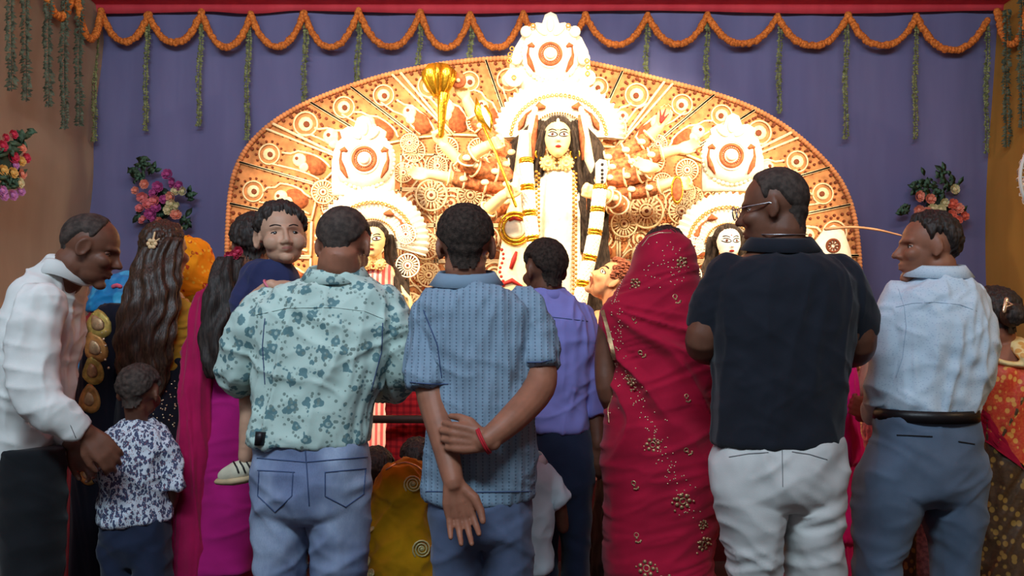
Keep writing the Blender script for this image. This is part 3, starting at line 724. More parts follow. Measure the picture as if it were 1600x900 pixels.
# rosettes
def rosette_meshes():
    a, b = G(), G()
    disc(a, (0, 0, 0), .30, .16, 14); a.torus((0, -.05, 0), 1.0, .07, 28, 5); a.torus((0, -.05, 0), .42, .05, 20, 5)
    for k in range(20):
        t = 2*math.pi*k/20; M = Matrix.Rotation(t, 4, 'Y'); a.ell((.7, -.08, 0), (.24, .09, .062), M, 5) if k % 1 == 0 else 0
    disc(b, (0, -.18, 0), .13, .06, 8)
    for k in range(24):
        t = 2*math.pi*(k+.5)/24; disc(b, (1.17*math.cos(t), 0, 1.17*math.sin(t)), .055, .08, 6)
    return a, b
ra, rb = rosette_meshes(); rme = mesh_from('rosette', ra.V(), ra.f); rme.materials.append(m_cream); rmd = mesh_from('rosette_dots', rb.V(), rb.f); rmd.materials.append(m_hole)
rwh = mesh_from('rosette', ra.V(), ra.f); rwh.materials.append(m_white)
def rosette(px, py, r, Y, parent, white=False, dotm=None):
    o = bpy.data.objects.new('rosette', rwh if white else rme); COL.objects.link(o); o.parent = parent; o.location = P(px, py, Y)-wl(parent); s_ = r*Y/F
    o.scale = (s_, s_*.5, s_); d = bpy.data.objects.new('rosette_dots', dotm or rmd); COL.objects.link(d); d.parent = o; d['kind'] = 'stuff'; o.rotation_euler[1] = random.random()
    return o
def tile_meshes():
    a, b = G(), G()
    for q in (-1, 1): a.box((q*.96, -.12, 0), (.05, .12, 1)); a.box((0, -.12, q*.96), (1, .12, .05))
    disc(a, (.2, 0, .25), .26, .2, 14); a.torus((.2, -.12, .25), .42, .07, 22, 5); a.torus((.2, -.08, .25), .68, .05, 26, 5)
    strip(a, [Vector((-.85+1.2*t, -.02, -.85+.5*math.sin(t*3.3))) for t in np.linspace(0, 1, 9)], .06, .2); strip(a, [Vector((-.8+.4*math.sin(t*2.6), -.02, -.6+1.4*t)) for t in np.linspace(0, 1, 9)], .05, .2)
    disc(b, (.2, -.2, .25), .13, .1, 8)
    for k in range(18): t = 2*math.pi*k/18; disc(b, (.2+.55*math.cos(t), 0, .25+.55*math.sin(t)), .06, .14, 6)
    for k in range(7): disc(b, (-.84, 0, -.7+k*.24), .06, .14, 6); disc(b, (-.55+k*.2, 0, -.84), .06, .14, 6)
    pp = paisley(.62, 12); b.add([(x+.45, .05, y*.8-.5) for x, y in pp]+[(x+.45, -.14, y*.8-.5) for x, y in pp]+[(.45, -.22, -.5)], [(j, (j+1) % 12, 12+(j+1) % 12, 12+j) for j in range(12)]+[(12+j, 12+(j+1) % 12, 24) for j in range(12)])
    return a, b
ta, tb = tile_meshes(); tme = mesh_from('ornament_tile', ta.V(), ta.f); tme.materials.append(m_cream); tmd = mesh_from('rust_dots', tb.V(), tb.f); tmd.materials.append(m_rust)
for r_ in range(8):
    for c_ in range(14):
        px, py = 482+c_*57, 212+r_*56
        dmin = min(math.hypot(px-x, py-y) for x, y in OA)
        if dmin < 150: continue
        o = bpy.data.objects.new('ornament_tile', tme); COL.objects.link(o); o.parent = arch; o.location = P(px, py, YA-.004)-wl(arch); sc_ = 27.5*YA/F; o.scale = (sc_*random.choice((-1, 1)), sc_*.22, sc_)
        d = bpy.data.objects.new('rust_dots', tmd); COL.objects.link(d); d.parent = o; d['kind'] = 'stuff'
for i in range(NW):
    W = wedge(i)
    for (v, r_) in ((1.20, 17), (1.52, 15)):
        q = W(.5, v); rosette(800+q.x*F/q.y, YH-(q.z-ZC)*F/q.y, r_, YA-.01, arch)
for (x, y, r_) in [(674, 305, 24), (735, 305, 20), (640, 223, 14), (700, 350, 18), (665, 385, 20), (670, 430, 18), (1028, 225, 14), (1010, 330, 26), (975, 350, 20), (1010, 400, 22), (1065, 330, 20), (1225, 330, 20), (1235, 400, 22), (1292, 385, 18), (1070, 300, 16),
                   (640, 480, 22), (700, 470, 20), (420, 400, 20), (455, 350, 18), (1030, 450, 20), (1290, 450, 22), (455, 450, 20), (540, 330, 16), (960, 200, 18), (745, 190, 16), (505, 300, 18), (1180, 320, 16), (1240, 300, 16)]:
    rosette(x, y, r_, YA-.05, arch)
# large white feathered plume corner at the right and lone paper wheel
t = arch; g = G()
pl = [(1262, 470), (1255, 420), (1266, 385), (1285, 360), (1300, 352), (1316, 362), (1326, 390), (1332, 430), (1334, 470)]
g.prism(pl, YA-.06, .03, .02); obj('side_fan', g, m_white, arch)
g = G(); g.torus(P(1302, 384, YA-.11), .048, .010, 18, 5)
for k in range(9):
    a = 2*math.pi*k/9; M = Matrix.Translation(P(1302, 384, YA-.115)) @ Matrix.Rotation(a, 4, 'Y'); g.ell((.028, 0, 0), (.018, .006, .006), M, 5)
obj('paper_wheel', g, m_hole, arch)

# ------------------------------------------------------------------ goddess statues
m_idol = mat('painted_cream_skin', C(248, 216, 150), .55, .04, 10, bst=0); m_idolw = mat('painted_white_skin', C(250, 240, 220), .5, .02, 10, bst=0)
m_ihair = mat('black_wavy_wool', C(62, 50, 40), .9, .3, 60, 120, 1.0, .006, sc=(1, 1, .35)); m_line = mat('black_paint', C(30, 20, 18), .6, 0, bst=0)
m_redp = mat('red_paint', C(170, 40, 34), .6, 0, bst=0); m_sleeve = mat('rust_brocade', C(196, 118, 70), .75, .3, 40, 160, .6, .003)
m_goldp = mat('polished_gold_foil', C(224, 168, 44), .22, .1, 20, 60, .5, .004, metal=.85); m_flowr = mat('tuberose', C(250, 244, 222), .8, .05, 60, 160, .8, .004)
def comma(g, pts, Y, wds, th):
    rows = []; Q = [P(x, y, Y) for x, y in pts]
    for i, p in enumerate(Q):
        d = (Q[min(i+1, len(Q)-1)]-Q[max(i-1, 0)]).normalized(); nrm = Vector((-d.z, 0, d.x)); w_ = wds[i]*Y/F
        rows.append([p+nrm*w_, p+nrm*w_*.5-Vector((0, th, 0)), p-nrm*w_*.5-Vector((0, th, 0)), p-nrm*w_, p+Vector((0, .01, 0))])
    g.grid(rows, True)
def crest(cx, cy, s, Y, parent, leaf=True):
    """big pith crest plate with ring medallion; s = 1 for the middle statue"""
    e = [(-58, 22), (-60, -5), (-52, -30), (-42, -38), (-46, -52), (-30, -62), (-18, -60), (-12, -78), (0, -84), (12, -78), (18, -60), (30, -62), (46, -52), (42, -38), (52, -30), (60, -5), (58, 22), (48, 45), (0, 60), (-48, 45)]
    g = G(); g.prism([(cx+x*s, cy+y*s) for x, y in e], Y, .04, .015)
    for k in range(40):
        a = 2*math.pi*k/40; g.ell(P(cx+math.cos(a)*59*s, cy+2+math.sin(a)*56*s, Y-.02), (.024*s, .02, .024*s), None, 5)
    c = obj('crest', g, m_white, parent)
    g = G(); p = P(cx, cy, Y-.055); ps = s*Y/F
    g.torus(p, 22*ps, 3.6*ps, 30, 6); 
    for k in range(26): a = 2*math.pi*k/26; g.ell(p+Vector((math.cos(a)*16*ps, 0, math.sin(a)*16*ps)), (2.2*ps, 2*ps, 2.2*ps), None, 5)
    for sd in (-1, 1):
        comma(g, [(cx+sd*48*s, cy-16*s), (cx+sd*40*s, cy-19*s), (cx+sd*34*s, cy-14*s)], Y-.05, [3*s, 6*s, 3*s], .012)
        comma(g, [(cx+sd*46*s, cy-14*s), (cx+sd*48*s, cy+2*s), (cx+sd*43*s, cy+20*s), (cx+sd*34*s, cy+38*s)], Y-.05, [1.5*s, 3*s, 6*s, 2*s], .012)
    obj('rust_ornament', g, m_rust, c)
    g = G(); disc(g, p, 11*ps, .02, 16); g.torus(p, 29*ps, 1.6*ps, 30, 5)
    if leaf:
        for (x, y, a) in ((0, -62, 0), (-18, -50, -50), (18, -50, 50)):
            M = Matrix.Translation(P(cx+x*s, cy+y*s, Y-.06)) @ Matrix.Rotation(R(a), 4, 'Y'); g.ell((0, 0, 0), (8*ps, .014, 15*ps), M, 7)
    obj('medallion', g, m_white, c)
    return c
def fan(cx, cy, Ro, Y, parent, r0=.36, a0=-12, drop=1.0, Ri2=.72, ys=1.0):
    """pleated half disc crown; cx,cy centre px; Ro outer radius px"""
    g = G(); ps = Y/F; n = 121; rows = []
    for i in range(n):
        a = R(a0+(180-2*a0)*i/(n-1)); row = []
        for k, h in ((r0, .01), (.5, .035), (Ri2, .05), (.86, .045), (1.0+(.02 if i % 4 < 2 else -.015), .02)):
            z = .012 if i % 4 in (0, 1) else -.006; z *= (k > .6)
            row.append((P(cx, cy, Y)+Vector((-math.cos(a)*Ro*k*ps, -h-z, math.sin(a)*Ro*k*ps*ys))))
        row.append(row[-1]+Vector((0, .04, 0))); row.append(row[0]+Vector((0, .03, 0))); rows.append(row)
    g.grid(rows, True); o = obj('crown_fan', g, m_white, parent)
    g = G()
    for i in range(34):
        a = R(4+172*i/33); g.torus(P(cx, cy, Y-.065)+Vector((-math.cos(a)*Ro*.73*ps, 0, math.sin(a)*Ro*.73*ps*ys)), 2.2*ps, .9*ps, 8, 4)
    for i in range(30):
        a = R(10+160*i/29); disc(g, P(cx, cy, Y-.04)+Vector((-math.cos(a)*Ro*.42*ps, 0, math.sin(a)*Ro*.42*ps*ys)), 1.5*ps, .012, 6)
    obj('ring_chain', g, m_beadg, o, kind='stuff')
    g = G()
    for sd in (-1, 1):
        comma(g, [(cx+sd*Ro*x, cy-Ro*y*ys) for x, y in ((.20, .52), (.30, .545), (.38, .50))], Y-.055, [Ro*.02, Ro*.065, Ro*.02], .012)
        comma(g, [(cx+sd*Ro*x, cy-Ro*y*ys) for x, y in ((.38, .50), (.50, .40), (.58, .22), (.62, .12))], Y-.052, [Ro*.008, Ro*.02, Ro*.055, Ro*.015], .012)
    obj('rust_ornament', g, m_rust, o)
    return o
def idol_face(bvh, M, parent, calm=False):
    for s in (-1, 1):
        decal(bvh, M, almond(s*.035, .006, .033, .0205, 18, .006*s), m_line, 'eye_outline', parent, .0008)
        decal(bvh, M, almond(s*.035, .006, .0245, .0112, 18, .005*s), MT['white'], 'eye', parent, .0022)
        decal(bvh, M, circ(.0090, 12, s*.034, .0065), m_hole, 'iris', parent, .0036); decal(bvh, M, circ(.0052, 10, s*.034, .0065), m_line, 'pupil', parent, .0046)
        br = [(s*(.010+.046*t), .029+.012*math.sin(t*2.3)+.003) for t in np.linspace(0, 1, 8)]; br += [(x, z-.0085) for x, z in br[::-1]]; decal(bvh, M, br, m_line, 'eyebrow', parent, .0014)
    decal(bvh, M, almond(0, -.066, .019, .0085, 14), m_redp, 'lips', parent, .002)
    for s in (-1, 1): decal(bvh, M, circ(.0022, 8, s*.006, -.04), m_hole, 'nostril', parent, .001)
    decal(bvh, M, circ(.0055, 12, 0, .043), m_redp, 'forehead_mark', parent, .0015)
def idol_hair(M, name, parent, t=.02):
    o = hair_cap(M, t, 'female', 3, m_ihair, parent, .003, 50, 0, name, 1.08); return o
def necklace(cx, cy, s, Y, parent):
    g = G(); ps = s*Y/F
    for sd in (-1, 1):
        p = P(cx+sd*14*s, cy, Y); disc(g, p, 11*ps, .03, 16); g.torus(p-Vector((0, .03, 0)), 6*ps, 1.8*ps, 14, 5); g.ell(p-Vector((0, .03, 0)), (2.5*ps, .02, 2.5*ps), None, 6)
        for k in range(12): a = 2*math.pi*k/12; g.ell(p+Vector((math.cos(a)*11*ps, -.01, math.sin(a)*11*ps)), (2.6*ps, .016, 2.6*ps), None, 5)
    for k in range(9): g.ell(P(cx+(k-4)*4*s, cy+6*s+3*s*math.cos((k-4)*.6), Y-.01), (2.4*ps, .02, 2.4*ps), None, 5)
    return obj('necklace', g, mat('pith_rosette', C(240, 196, 130), .8, .2, 60), parent)
# middle goddess
YD = 5.4; D = thing('goddess_statue', 'ten armed goddess statue in white with the tallest crown in the middle of the stage', 'statue', (P(870, 520, YD).x, YD, ZS))
ARMS = [  # shoulder.. elbow.. wrist (px,py,dy,r), hand direction (x,z), palm curl
    [(835, 262, .05, .05), (790, 235, -.02, .05), (752, 200, -.06, .045), (728, 158, -.10, .035)],
    [(832, 270, .03, .05), (780, 258, -.04, .05), (735, 262, -.08, .046), (694, 228, -.14, .036)],
    [(835, 280, .0, .05), (760, 268, -.10, .055), (730, 250, -.2, .05), (762, 228, -.26, .038)],
    [(834, 290, .03, .05), (780, 290, -.04, .05), (725, 282, -.08, .046), (672, 272, -.12, .036)],
    [(834, 300, .0, .05), (780, 322, -.10, .055), (752, 338, -.22, .05), (787, 305, -.36, .038)],
    [(912, 262, .05, .05), (958, 245, -.02, .05), (1000, 225, -.06, .045), (1030, 197, -.10, .035)],
    [(915, 270, .03, .05), (965, 262, -.04, .052), (1015, 245, -.08, .047), (1058, 234, -.12, .036)],
    [(914, 280, .0, .05), (960, 280, -.08, .052), (1000, 272, -.14, .046), (1022, 262, -.2, .036)],
    [(914, 290, .03, .05), (965, 298, -.04, .052), (1012, 296, -.08, .046), (1052, 284, -.14, .036)],
    [(912, 300, .0, .05), (965, 322, -.12, .052), (958, 312, -.26, .046), (934, 300, -.34, .038)]]
HD = [((-.2, 1), 75), ((-.3, 1), 75), ((.8, .3), 60), ((-1, .1), 25), ((.8, .5), 75), ((.3, 1), 30), ((1, .3), 20), ((-.8, .2), 15), ((1, -.1), 50), ((-1, .2), 75)]
g = G(); M = headM(871, 218, YD-.18, 180, 3, 0, 1.14)
add_idol_head(g, M); p = P(871, 250, YD); g.tube([P(871, 222, YD-.13), P(871, 262, YD-.05)], [.06, .075], 14)
g.torso([(256, 845, 897, .07, -.03), (270, 828, 914, .10, 0), (300, 826, 918, .12, 0), (360, 832, 908, .11, 0), (420, 830, 910, .12, 0)], YD, 2.2, 36, 10)
slv = []
for A_, (hd, cu) in zip(ARMS, HD):
    limb(g, A_, YD, 1, 12, 4); w_ = P(A_[-1][0], A_[-1][1], YD+A_[-1][2])
    hand(g, w_, (hd[0], -.15, hd[1]), (0, -1, 0.1), 1.0, cu, 1 if hd[0] > 0 else -1)
body, bvD = rem('body', g, m_idol, D, .0085, 2)
idol_face(bvD, M, D)
idol_hair(M, 'parted_hair', D, .026)
for A_ in ARMS:
    g = G(); o_, r_ = tp(A_, YD); o_, r_ = smooth_path(o_, [q*1.22 for q in r_], 5); k = int(len(o_)*.80); g.tube(o_[2:k], r_[2:k], 14)
    sl = obj('sleeve', g, m_sleeve, D)
    g = G()
    for j in (4, 7, 10, 12):
        if j >= len(o_): continue
        d = Vector(o_[min(j+1, len(o_)-1)])-Vector(o_[j-1]); q = d.to_track_quat('Z', 'Y').to_matrix().to_4x4(); Mx = Matrix.Translation(Vector(o_[j])) @ q
        g.torus((0, 0, 0), r_[j]*1.05, .008, 16, 5, Mx, 'z')
        if j in (4, 7, 10): g.ell(Vector(o_[j])+Vector((0, -r_[j]*1.1, 0)), (.03, .016, .022), None, 6)
    obj('armlet', g, m_cream, sl)
# flowing hair on both sides
def hair_fall(name, rows, Y, m, parent, ridges=9, amp=.02, seg=48):
    g = G(); A = np.array(rows, float); ys = np.arange(A[0, 0], A[-1, 0], 7); X = []
    for y in ys:
        xl, xr, hd, dy = [np.interp(y, A[:, 0], A[:, k]) for k in (1, 2, 3, 4)]; c = P((xl+xr)/2, y, Y+dy); hw = (xr-xl)/2*(Y+dy)/F; ring = []
        for j in range(seg):
            a = 2*math.pi*j/seg; k = 1+amp/max(hw, .03)*math.sin(a*ridges+math.sin(y*.05)*2.2)*.5; k += .05*math.sin(y*.16+a*3)
            ring.append((c.x+math.cos(a)*hw*k, Y+dy+math.sin(a)*hd*k, c.z))
        X.append(ring)
    g.grid(X[::-1], True); return obj(name, g, m, parent)
hair_fall('hair_lock', [(190, 832, 850, .05, .0), (230, 792, 848, .06, -.02), (270, 784, 842, .06, -.05), (310, 794, 836, .05, -.04), (400, 806, 838, .06, .0), (500, 800, 836, .05, .04)], YD, m_ihair, D)
hair_fall('hair_lock', [(190, 893, 908, .05, .0), (230, 897, 944, .06, -.02), (270, 900, 948, .06, -.03), (330, 905, 950, .06, .0), (400, 905, 950, .06, .02), (500, 900, 955, .05, .04)], YD, m_ihair, D)
hair_fall('hair_lock', [(205, 845, 853, .03, -.2), (230, 838, 852, .04, -.18), (262, 838, 850, .03, -.12), (300, 836, 844, .02, -.1)], YD, m_ihair, D, 5)
hair_fall('hair_lock', [(205, 890, 898, .03, -.2), (230, 891, 903, .04, -.18), (262, 894, 906, .03, -.12), (310, 900, 914, .02, -.1), (400, 908, 922, .02, -.1)], YD, m_ihair, D, 5)
# white gown with beaded edge
g = G(); g.torso([(262, 850, 893, .06, -.08), (280, 838, 903, .10, -.06), (330, 834, 906, .12, -.05), (400, 832, 908, .13, -.04), (470, 826, 908, .14, -.03), (540, 815, 925, .18, 0), (620, 800, 950, .26, .02), (697, 785, 965, .30, .04)], YD, 2.2, 60, 10)
rem('gown', g, m_white, D, .014, 2, folds(.012, .05, .8, 0, 4, 1.2))
g = G()
for k in range(70):
    y = 268+k*3.4
    for x in (840, 898): g.ell(P(x+(2 if k % 2 else -2), y, YD-.17), (.011, .012, .009), None, 5)
obj('bead_edging', g, m_beadg, D, kind='stuff')
necklace(870, 255, 1.0, YD-.16, D)
g = G()
for sd in (-1, 1):
    g.torus(P(871+sd*27, 240, YD-.17), .03, .009, 14, 5); g.ell(P(871+sd*27, 232, YD-.17), (.014, .014, .014), None, 6)
obj('earring', g, m_goldp, D)
g = G(); g.tube([P(872, 187, YD-.30), P(872, 193, YD-.33), P(872, 200, YD-.335)], [.010, .012, .014], 8); obj('forehead_jewel', g, m_white, D)
fan(873, 214, 101, YD+.06, D, .30, -3, ys=.88)
crest(860, 84, .80*.92, YD+.10, D)
g = G()   # base plate of the crest, white lobed sides
g.prism([(800, 130), (796, 105), (803, 80), (815, 60), (830, 48), (860, 40), (892, 48), (908, 62), (918, 82), (922, 108), (920, 132), (900, 150), (820, 150)], YD+.14, .04, .01)
for (x, y, r_) in ((803, 122, 15), (918, 122, 13), (806, 92, 10), (912, 92, 10), (822, 50, 9), (898, 50, 9)): disc(g, P(x, y, YD+.06), r_*YD/F, .02, 14)
pcr = obj('crest_plate', g, m_white, D)
g = G()
for (x, y) in ((803, 121), (796, 95), (797, 85), (800, 76), (917, 95), (919, 105), (918, 115), (833, 40), (888, 40)): g.torus(P(x, y, YD+.02), .014, .005, 10, 4)
obj('bead_rings', g, m_beadg, pcr)
g = G()
for sd in (-1, 1):
    g.tube([P(872+sd*36, 170, YD-.06), P(872+sd*42, 215, YD-.08), P(872+sd*48, 250, YD-.08), P(872+sd*62, 282, YD-.08)], [.02, .035, .035, .03], 10, .4)
obj('crown_tassel', g, m_cream, D)
g = G()
for sd in (-1, 1): comma(g, [(872+sd*33, 180), (872+sd*37, 215), (872+sd*38, 250)], YD-.13, [2, 5, 2], .01)
obj('rust_ribbon', g, m_rust, D)
g = G(); g.prism([(930, 256), (936, 250), (946, 252), (949, 262), (946, 285), (940, 292), (930, 288)], YD-.15, .03, .01); wp = obj('pith_comb', g, m_white, D)
g = G(); [disc(g, P(941, y, YD-.19), .011, .006, 8) for y in (257, 266, 272, 278, 284)]; obj('comb_holes', g, m_line, wp)
# hanging side panel with round mirror
g = G(); g.prism([(812, 205), (826, 205), (836, 480), (770, 480), (778, 420), (788, 350), (800, 290)], YD-.10, .03, .02); sp_ = obj('side_panel', g, m_cream, D)
g = G(); g.torus(P(805, 357, YD-.16), .085, .013, 26, 6); g.torus(P(805, 357, YD-.16), .11, .009, 26, 6); obj('mirror_ring', g, m_goldp, sp_)
g = G(); disc(g, P(805, 357, YD-.15), .07, .02, 20); obj('mirror', g, m_white, sp_)
g = G(); comma(g, [(807, 393), (803, 405), (798, 420)], YD-.15, [2, 4, 3], .01); comma(g, [(782, 445), (800, 438), (816, 448)], YD-.15, [2, 4, 2], .01); comma(g, [(795, 345), (803, 340), (815, 345)], YD-.18, [1, 3, 1], .01)
for k in range(12): disc(g, P(784+3*math.sin(k), 390+k*7, YD-.14), .012, .008, 6)
obj('red_ornament', g, m_redp, sp_)
g = G(); g.prism([(926, 460), (905, 420), (902, 350), (906, 300), (916, 300), (914, 380), (926, 430), (940, 470)], YD-.06, .02, .01); obj('rust_sash', g, m_sleeve, D)
def flower_rope(pts, Y, parent_label, r=.048):
    t = thing('flower_garland', parent_label, 'garland', P(*pts[0], Y)); Q = [P(x, y, Y) for x, y in pts]; q, rr = smooth_path(Q, [r]*len(Q), 8)
    g = G(); L = [Vector(a) for a in q]; n_ = len(L); i0 = 0
    for i in range(n_-1):
        if i % 8 in (0, 1): continue
        for k in range(10):
            a = 2*math.pi*k/10+i*.3; 
            for u in (.2, .7):
                p = L[i].lerp(L[i+1], u); g.ell(p+Vector((math.cos(a)*r*.62, math.sin(a)*r*.62, 0)), (r*.42, r*.42, r*.36), None, 4)
    obj('tuberose_segment', g, m_flowr, t, kind='stuff')
    g = G()
    for i in range(0, n_-1):
        if i % 8 not in (0, 1): continue
        p = L[i]; d = (L[i+1]-L[i]).to_track_quat('Z', 'Y').to_matrix().to_4x4(); g.torus((0, 0, 0), r*.72, r*.32, 16, 6, Matrix.Translation(p) @ d, 'z')
    obj('gold_ring', g, m_goldp, t); return t
flower_rope([(938, 292), (934, 325), (930, 360), (922, 400), (912, 440), (905, 480)], YD-.42, 'white tuberose garland with gold rings hanging right of the middle goddess')
flower_rope([(822, 250), (824, 290), (827, 330), (832, 370), (838, 410), (845, 450)], YD-.30, 'white tuberose garland with gold rings hanging left of the middle goddess')
# held attributes
g = G(); c0 = P(689, 208, YD-.16)
pts = [P(689, 212, YD-.2), P(690, 190, YD-.2), P(691, 165, YD-.2), P(693, 148, YD-.2), P(688, 128, YD-.2), P(683, 112, YD-.2), P(681, 106, YD-.2)]
mc = thing('war_mace', 'fluted golden mace raised by the upper left hand of the middle goddess', 'weapon', pts[0])
g.tube(pts[:4], [.018, .026, .032, .045], 14); obj('shaft', g, m_goldp, mc)
g = G(); X = []
for i, (y, r_) in enumerate([(152, .035), (140, .07), (125, .10), (113, .105), (105, .08), (100, .03)]):
    c = P(686, y, YD-.2); X.append([(c.x+math.cos(a)*r_*(1+.16*math.cos(a*8)), c.y+math.sin(a)*r_*(1+.16*math.cos(a*8)), c.z) for a in np.linspace(0, 2*math.pi, 48, endpoint=False)])
g.grid(X, True); obj('fluted_head', g, m_goldp, mc)
g = G(); disc(g, P(716, 126, YD-.16), .055, .02, 24, .1); dk = obj('war_discus', g, m_rust, None, label='round brown discus above a raised hand right of the mace', category='weapon')
g = G(); disc(g, P(716, 126, YD-.185), .014, .012, 10); obj('hub', g, m_cream, dk)
sp = thing('spear', 'thin golden spear held slanting across the left side of the middle goddess', 'weapon', P(790, 300, YD-.4))
g = G(); g.tube([P(754, 196, YD-.32), P(775, 240, YD-.36), P(806, 322, YD-.42)], .010, 8); obj('shaft', g, m_goldp, sp)
g = G(); g.prism([(744, 152), (752, 168), (760, 165), (769, 180), (771, 192), (767, 208), (758, 198), (747, 190), (741, 175)], YD-.30, .02, .015); hb_ = obj('leaf_blade', g, m_goldp, sp)
g = G(); g.prism([(752, 163), (760, 172), (766, 185), (766, 202), (758, 190), (753, 178)], YD-.325, .01, .008); obj('blade_face', g, m_white, hb_)
sh = thing('oval_shield', 'small oval brown shield held right of the middle goddess', 'shield', P(1058, 300, YD-.2))
g = G(); g.ell(P(1058, 297, YD-.22), (.035, .03, .085), None, 10); obj('shield_face', g, m_rust, sh)
g = G(); g.torus(P(1058, 297, YD-.225), .05, .008, 24, 6, sx=.72, sz=1.7); obj('shield_rim', g, m_goldp, sh)
g = G()
for (a, L) in ((20, 1), (45, .8), (-5, .9)): g.tube([P(1033, 190, YD-.15), P(1033, 190, YD-.15)+Vector((math.sin(R(a))*.09*L, 0, math.cos(R(a))*.09*L))], [.012, .004], 6)
obj('red_tipped_lotus', g, m_redp, None, label='red lotus tips held by the upper right hand of the middle goddess', category='flower')

# side goddesses
def side_goddess(name_label, hx, hy, fx, fy, fR, cx, cy, cs, skin, Y, robe, yaw=180):
    t = thing('goddess_statue', name_label, 'statue', (P(hx, 0, Y).x, Y, ZS)); M = headM(hx, hy, Y-.14, yaw, 2, 0, .98)
    g = G(); add_idol_head(g, M); g.tube([P(hx, hy+8, Y-.10), P(hx, hy+42, Y-.04)], [.052, .062], 14)
    g.torso([(hy+32, hx-20, hx+20, .06), (hy+45, hx-38, hx+38, .09), (hy+90, hx-34, hx+34, .10), (hy+150, hx-36, hx+36, .11)], Y, 2.2, 32)
    for s in (-1, 1):
        A_ = [(hx+s*36, hy+55, 0, .045), (hx+s*52, hy+95, -.05, .042), (hx+s*(44 if s < 0 else 48), hy+110, -.18, .034)]; limb(g, A_, Y, 1, 12)
        w_ = P(A_[-1][0], A_[-1][1], Y+A_[-1][2]); hand(g, w_, (0, -.4, 1), (-s*.3, -1, 0), .95, 25, -s)
    b, bv = rem('body', g, skin, t, .0085, 2); idol_face(bv, M, t); idol_hair(M, 'parted_hair', t, .024)
    for s in (-1, 1): hair_fall('hair_lock', [(hy-10, hx+s*22-8, hx+s*22+8, .04, -.02), (hy+25, hx+s*27-9, hx+s*27+9, .04, 0), (hy+60, hx+s*40-13, hx+s*40+13, .04, -.02), (hy+110, hx+s*52-10, hx+s*52+10, .04, -.04)], Y, m_ihair, t, 5)
    g = G(); B = (Y*0, 701-hy)[1]
    g.torso([(hy+38, hx-26, hx+26, .07, -.03), (hy+60, hx-31, hx+31, .11, -.03), (hy+130, hx-30, hx+30, .12, -.02), (hy+200, hx-45, hx+45, .15, 0), (YH+(ZC-ZS)*F/Y-8, hx-60, hx+60, .2, 0)], Y, 2.2, 50)
    rem('gown', g, robe, t, .014, 2, folds(.012, .05, .8, 0, 5, 1.2))
    necklace(hx, hy+36, .75, Y-.14, t)
    fan(fx, fy, fR*1.04, Y+.05, t, .30, -16, ys=.96)
    crest(cx, cy, cs, Y+.10, t)
    g = G(); g.prism([(cx-50*cs*1.25, cy+45*cs), (cx-62*cs, cy+5*cs), (cx-45*cs, cy-25*cs), (cx+45*cs, cy-25*cs), (cx+62*cs, cy+5*cs), (cx+50*cs*1.25, cy+45*cs), (cx+62*cs, cy+75*cs), (cx-62*cs, cy+75*cs)], Y+.13, .04, .01); obj('crest_plate', g, m_white, t)
    return t
def stripes(name, a, b, sc):
    n = NB(name); x = n.n('ShaderNodeTexWave'); x.inputs['Scale'].default_value = sc; x.inputs['Distortion'].default_value = 1.2; n.l(n.co((1, .2, .05)), x.inputs['Vector'])
    n.col(n.mix(n.step(x.outputs['Fac'], .35, .65), a, b)); n.bump(n.noise(n.co(), 300, 2), .3, .001); return n.fin(.8, spec=.2)
YL = 5.35
L1 = side_goddess('smaller goddess statue with white crown behind the man in the floral shirt', 584, 377, 582, 378, 84, 569, 248, .78, m_idol, YL, stripes('pink_striped_silk', C(240, 190, 170), C(214, 96, 92), 9))
L2 = side_goddess('smaller white faced goddess statue left of the man in the black shirt', 1138, 380, 1138, 384, 82, 1143, 243, .76, m_idolw, YL, m_white)
for (x, y, r_, T) in [(634, 366, 15, L1), (637, 415, 18, L1), (1085, 385, 14, L2), (1190, 385, 14, L2), (1080, 430, 16, L2), (530, 370, 14, L1), (1075, 470, 14, L2)]: rosette(x, y, r_, YL-.05, T, True)
g = G()
for i in range(9):
    a = R(-90+i*15); 
q_, r__ = smooth_path([P(1290, 358, YL-.1), P(1330, 355, YL-.1), P(1370, 359, YL-.1), P(1408, 368, YL-.1)], [.012, .009, .008, .005], 6); g.tube(q_, r__, 8)
obj('reed_stem', g, mat('dry_reed', C(176, 128, 92), .7), arch)
# demon statue looking up
YM = 4.75; Dm = thing('demon_statue', 'moustached demon statue with curly brown hair looking up at the goddess', 'statue', (P(950, 0, YM).x, YM+.05, ZS))
M = headM(956, 440, YM, 86, 40, 0, 1.22); g = G(); add_head(g, M, True, 0, 1.0); g.tube([P(958, 455, YM), P(966, 500, YM+.03)], [.075, .085], 14)
g.torso([(485, 930, 1005, .09), (510, 915, 1025, .13), (560, 918, 1022, .14), (610, 925, 1015, .13), (YH+(ZC-ZS)*F/YM-2, 920, 1020, .16)], YM+.05, 2.3, 36)
m_dem = mat('painted_orange_skin', C(232, 160, 110), .55, .06, bst=0)
b, bv = rem('body', g, m_dem, Dm, .0085, 2, post=dents(M))
Mi = M
for s in (-1, 1):
    decal(bv, M, almond(s*.034, .006, .021, .014, 16), m_line, 'eye_outline', Dm, .001); decal(bv, M, almond(s*.034, .006, .017, .0105, 16), MT['white'], 'eye', Dm, .003); decal(bv, M, circ(.006, 10, s*.033, .006), m_line, 'iris', Dm, .0045)
    br = [(s*(.010+.045*t_), .030+.012*math.sin(t_*2.3)) for t_ in np.linspace(0, 1, 8)]; br += [(x, z-.007) for x, z in br[::-1]]; decal(bv, M, br, m_line, 'eyebrow', Dm, .002)
g = G()
for s in (-1, 1): g.tube([(0, .098, -.050), (s*.025, .090, -.054), (s*.045, .074, -.072), (s*.055, .064, -.098)], [.006, .008, .007, .002], 8, M=M)
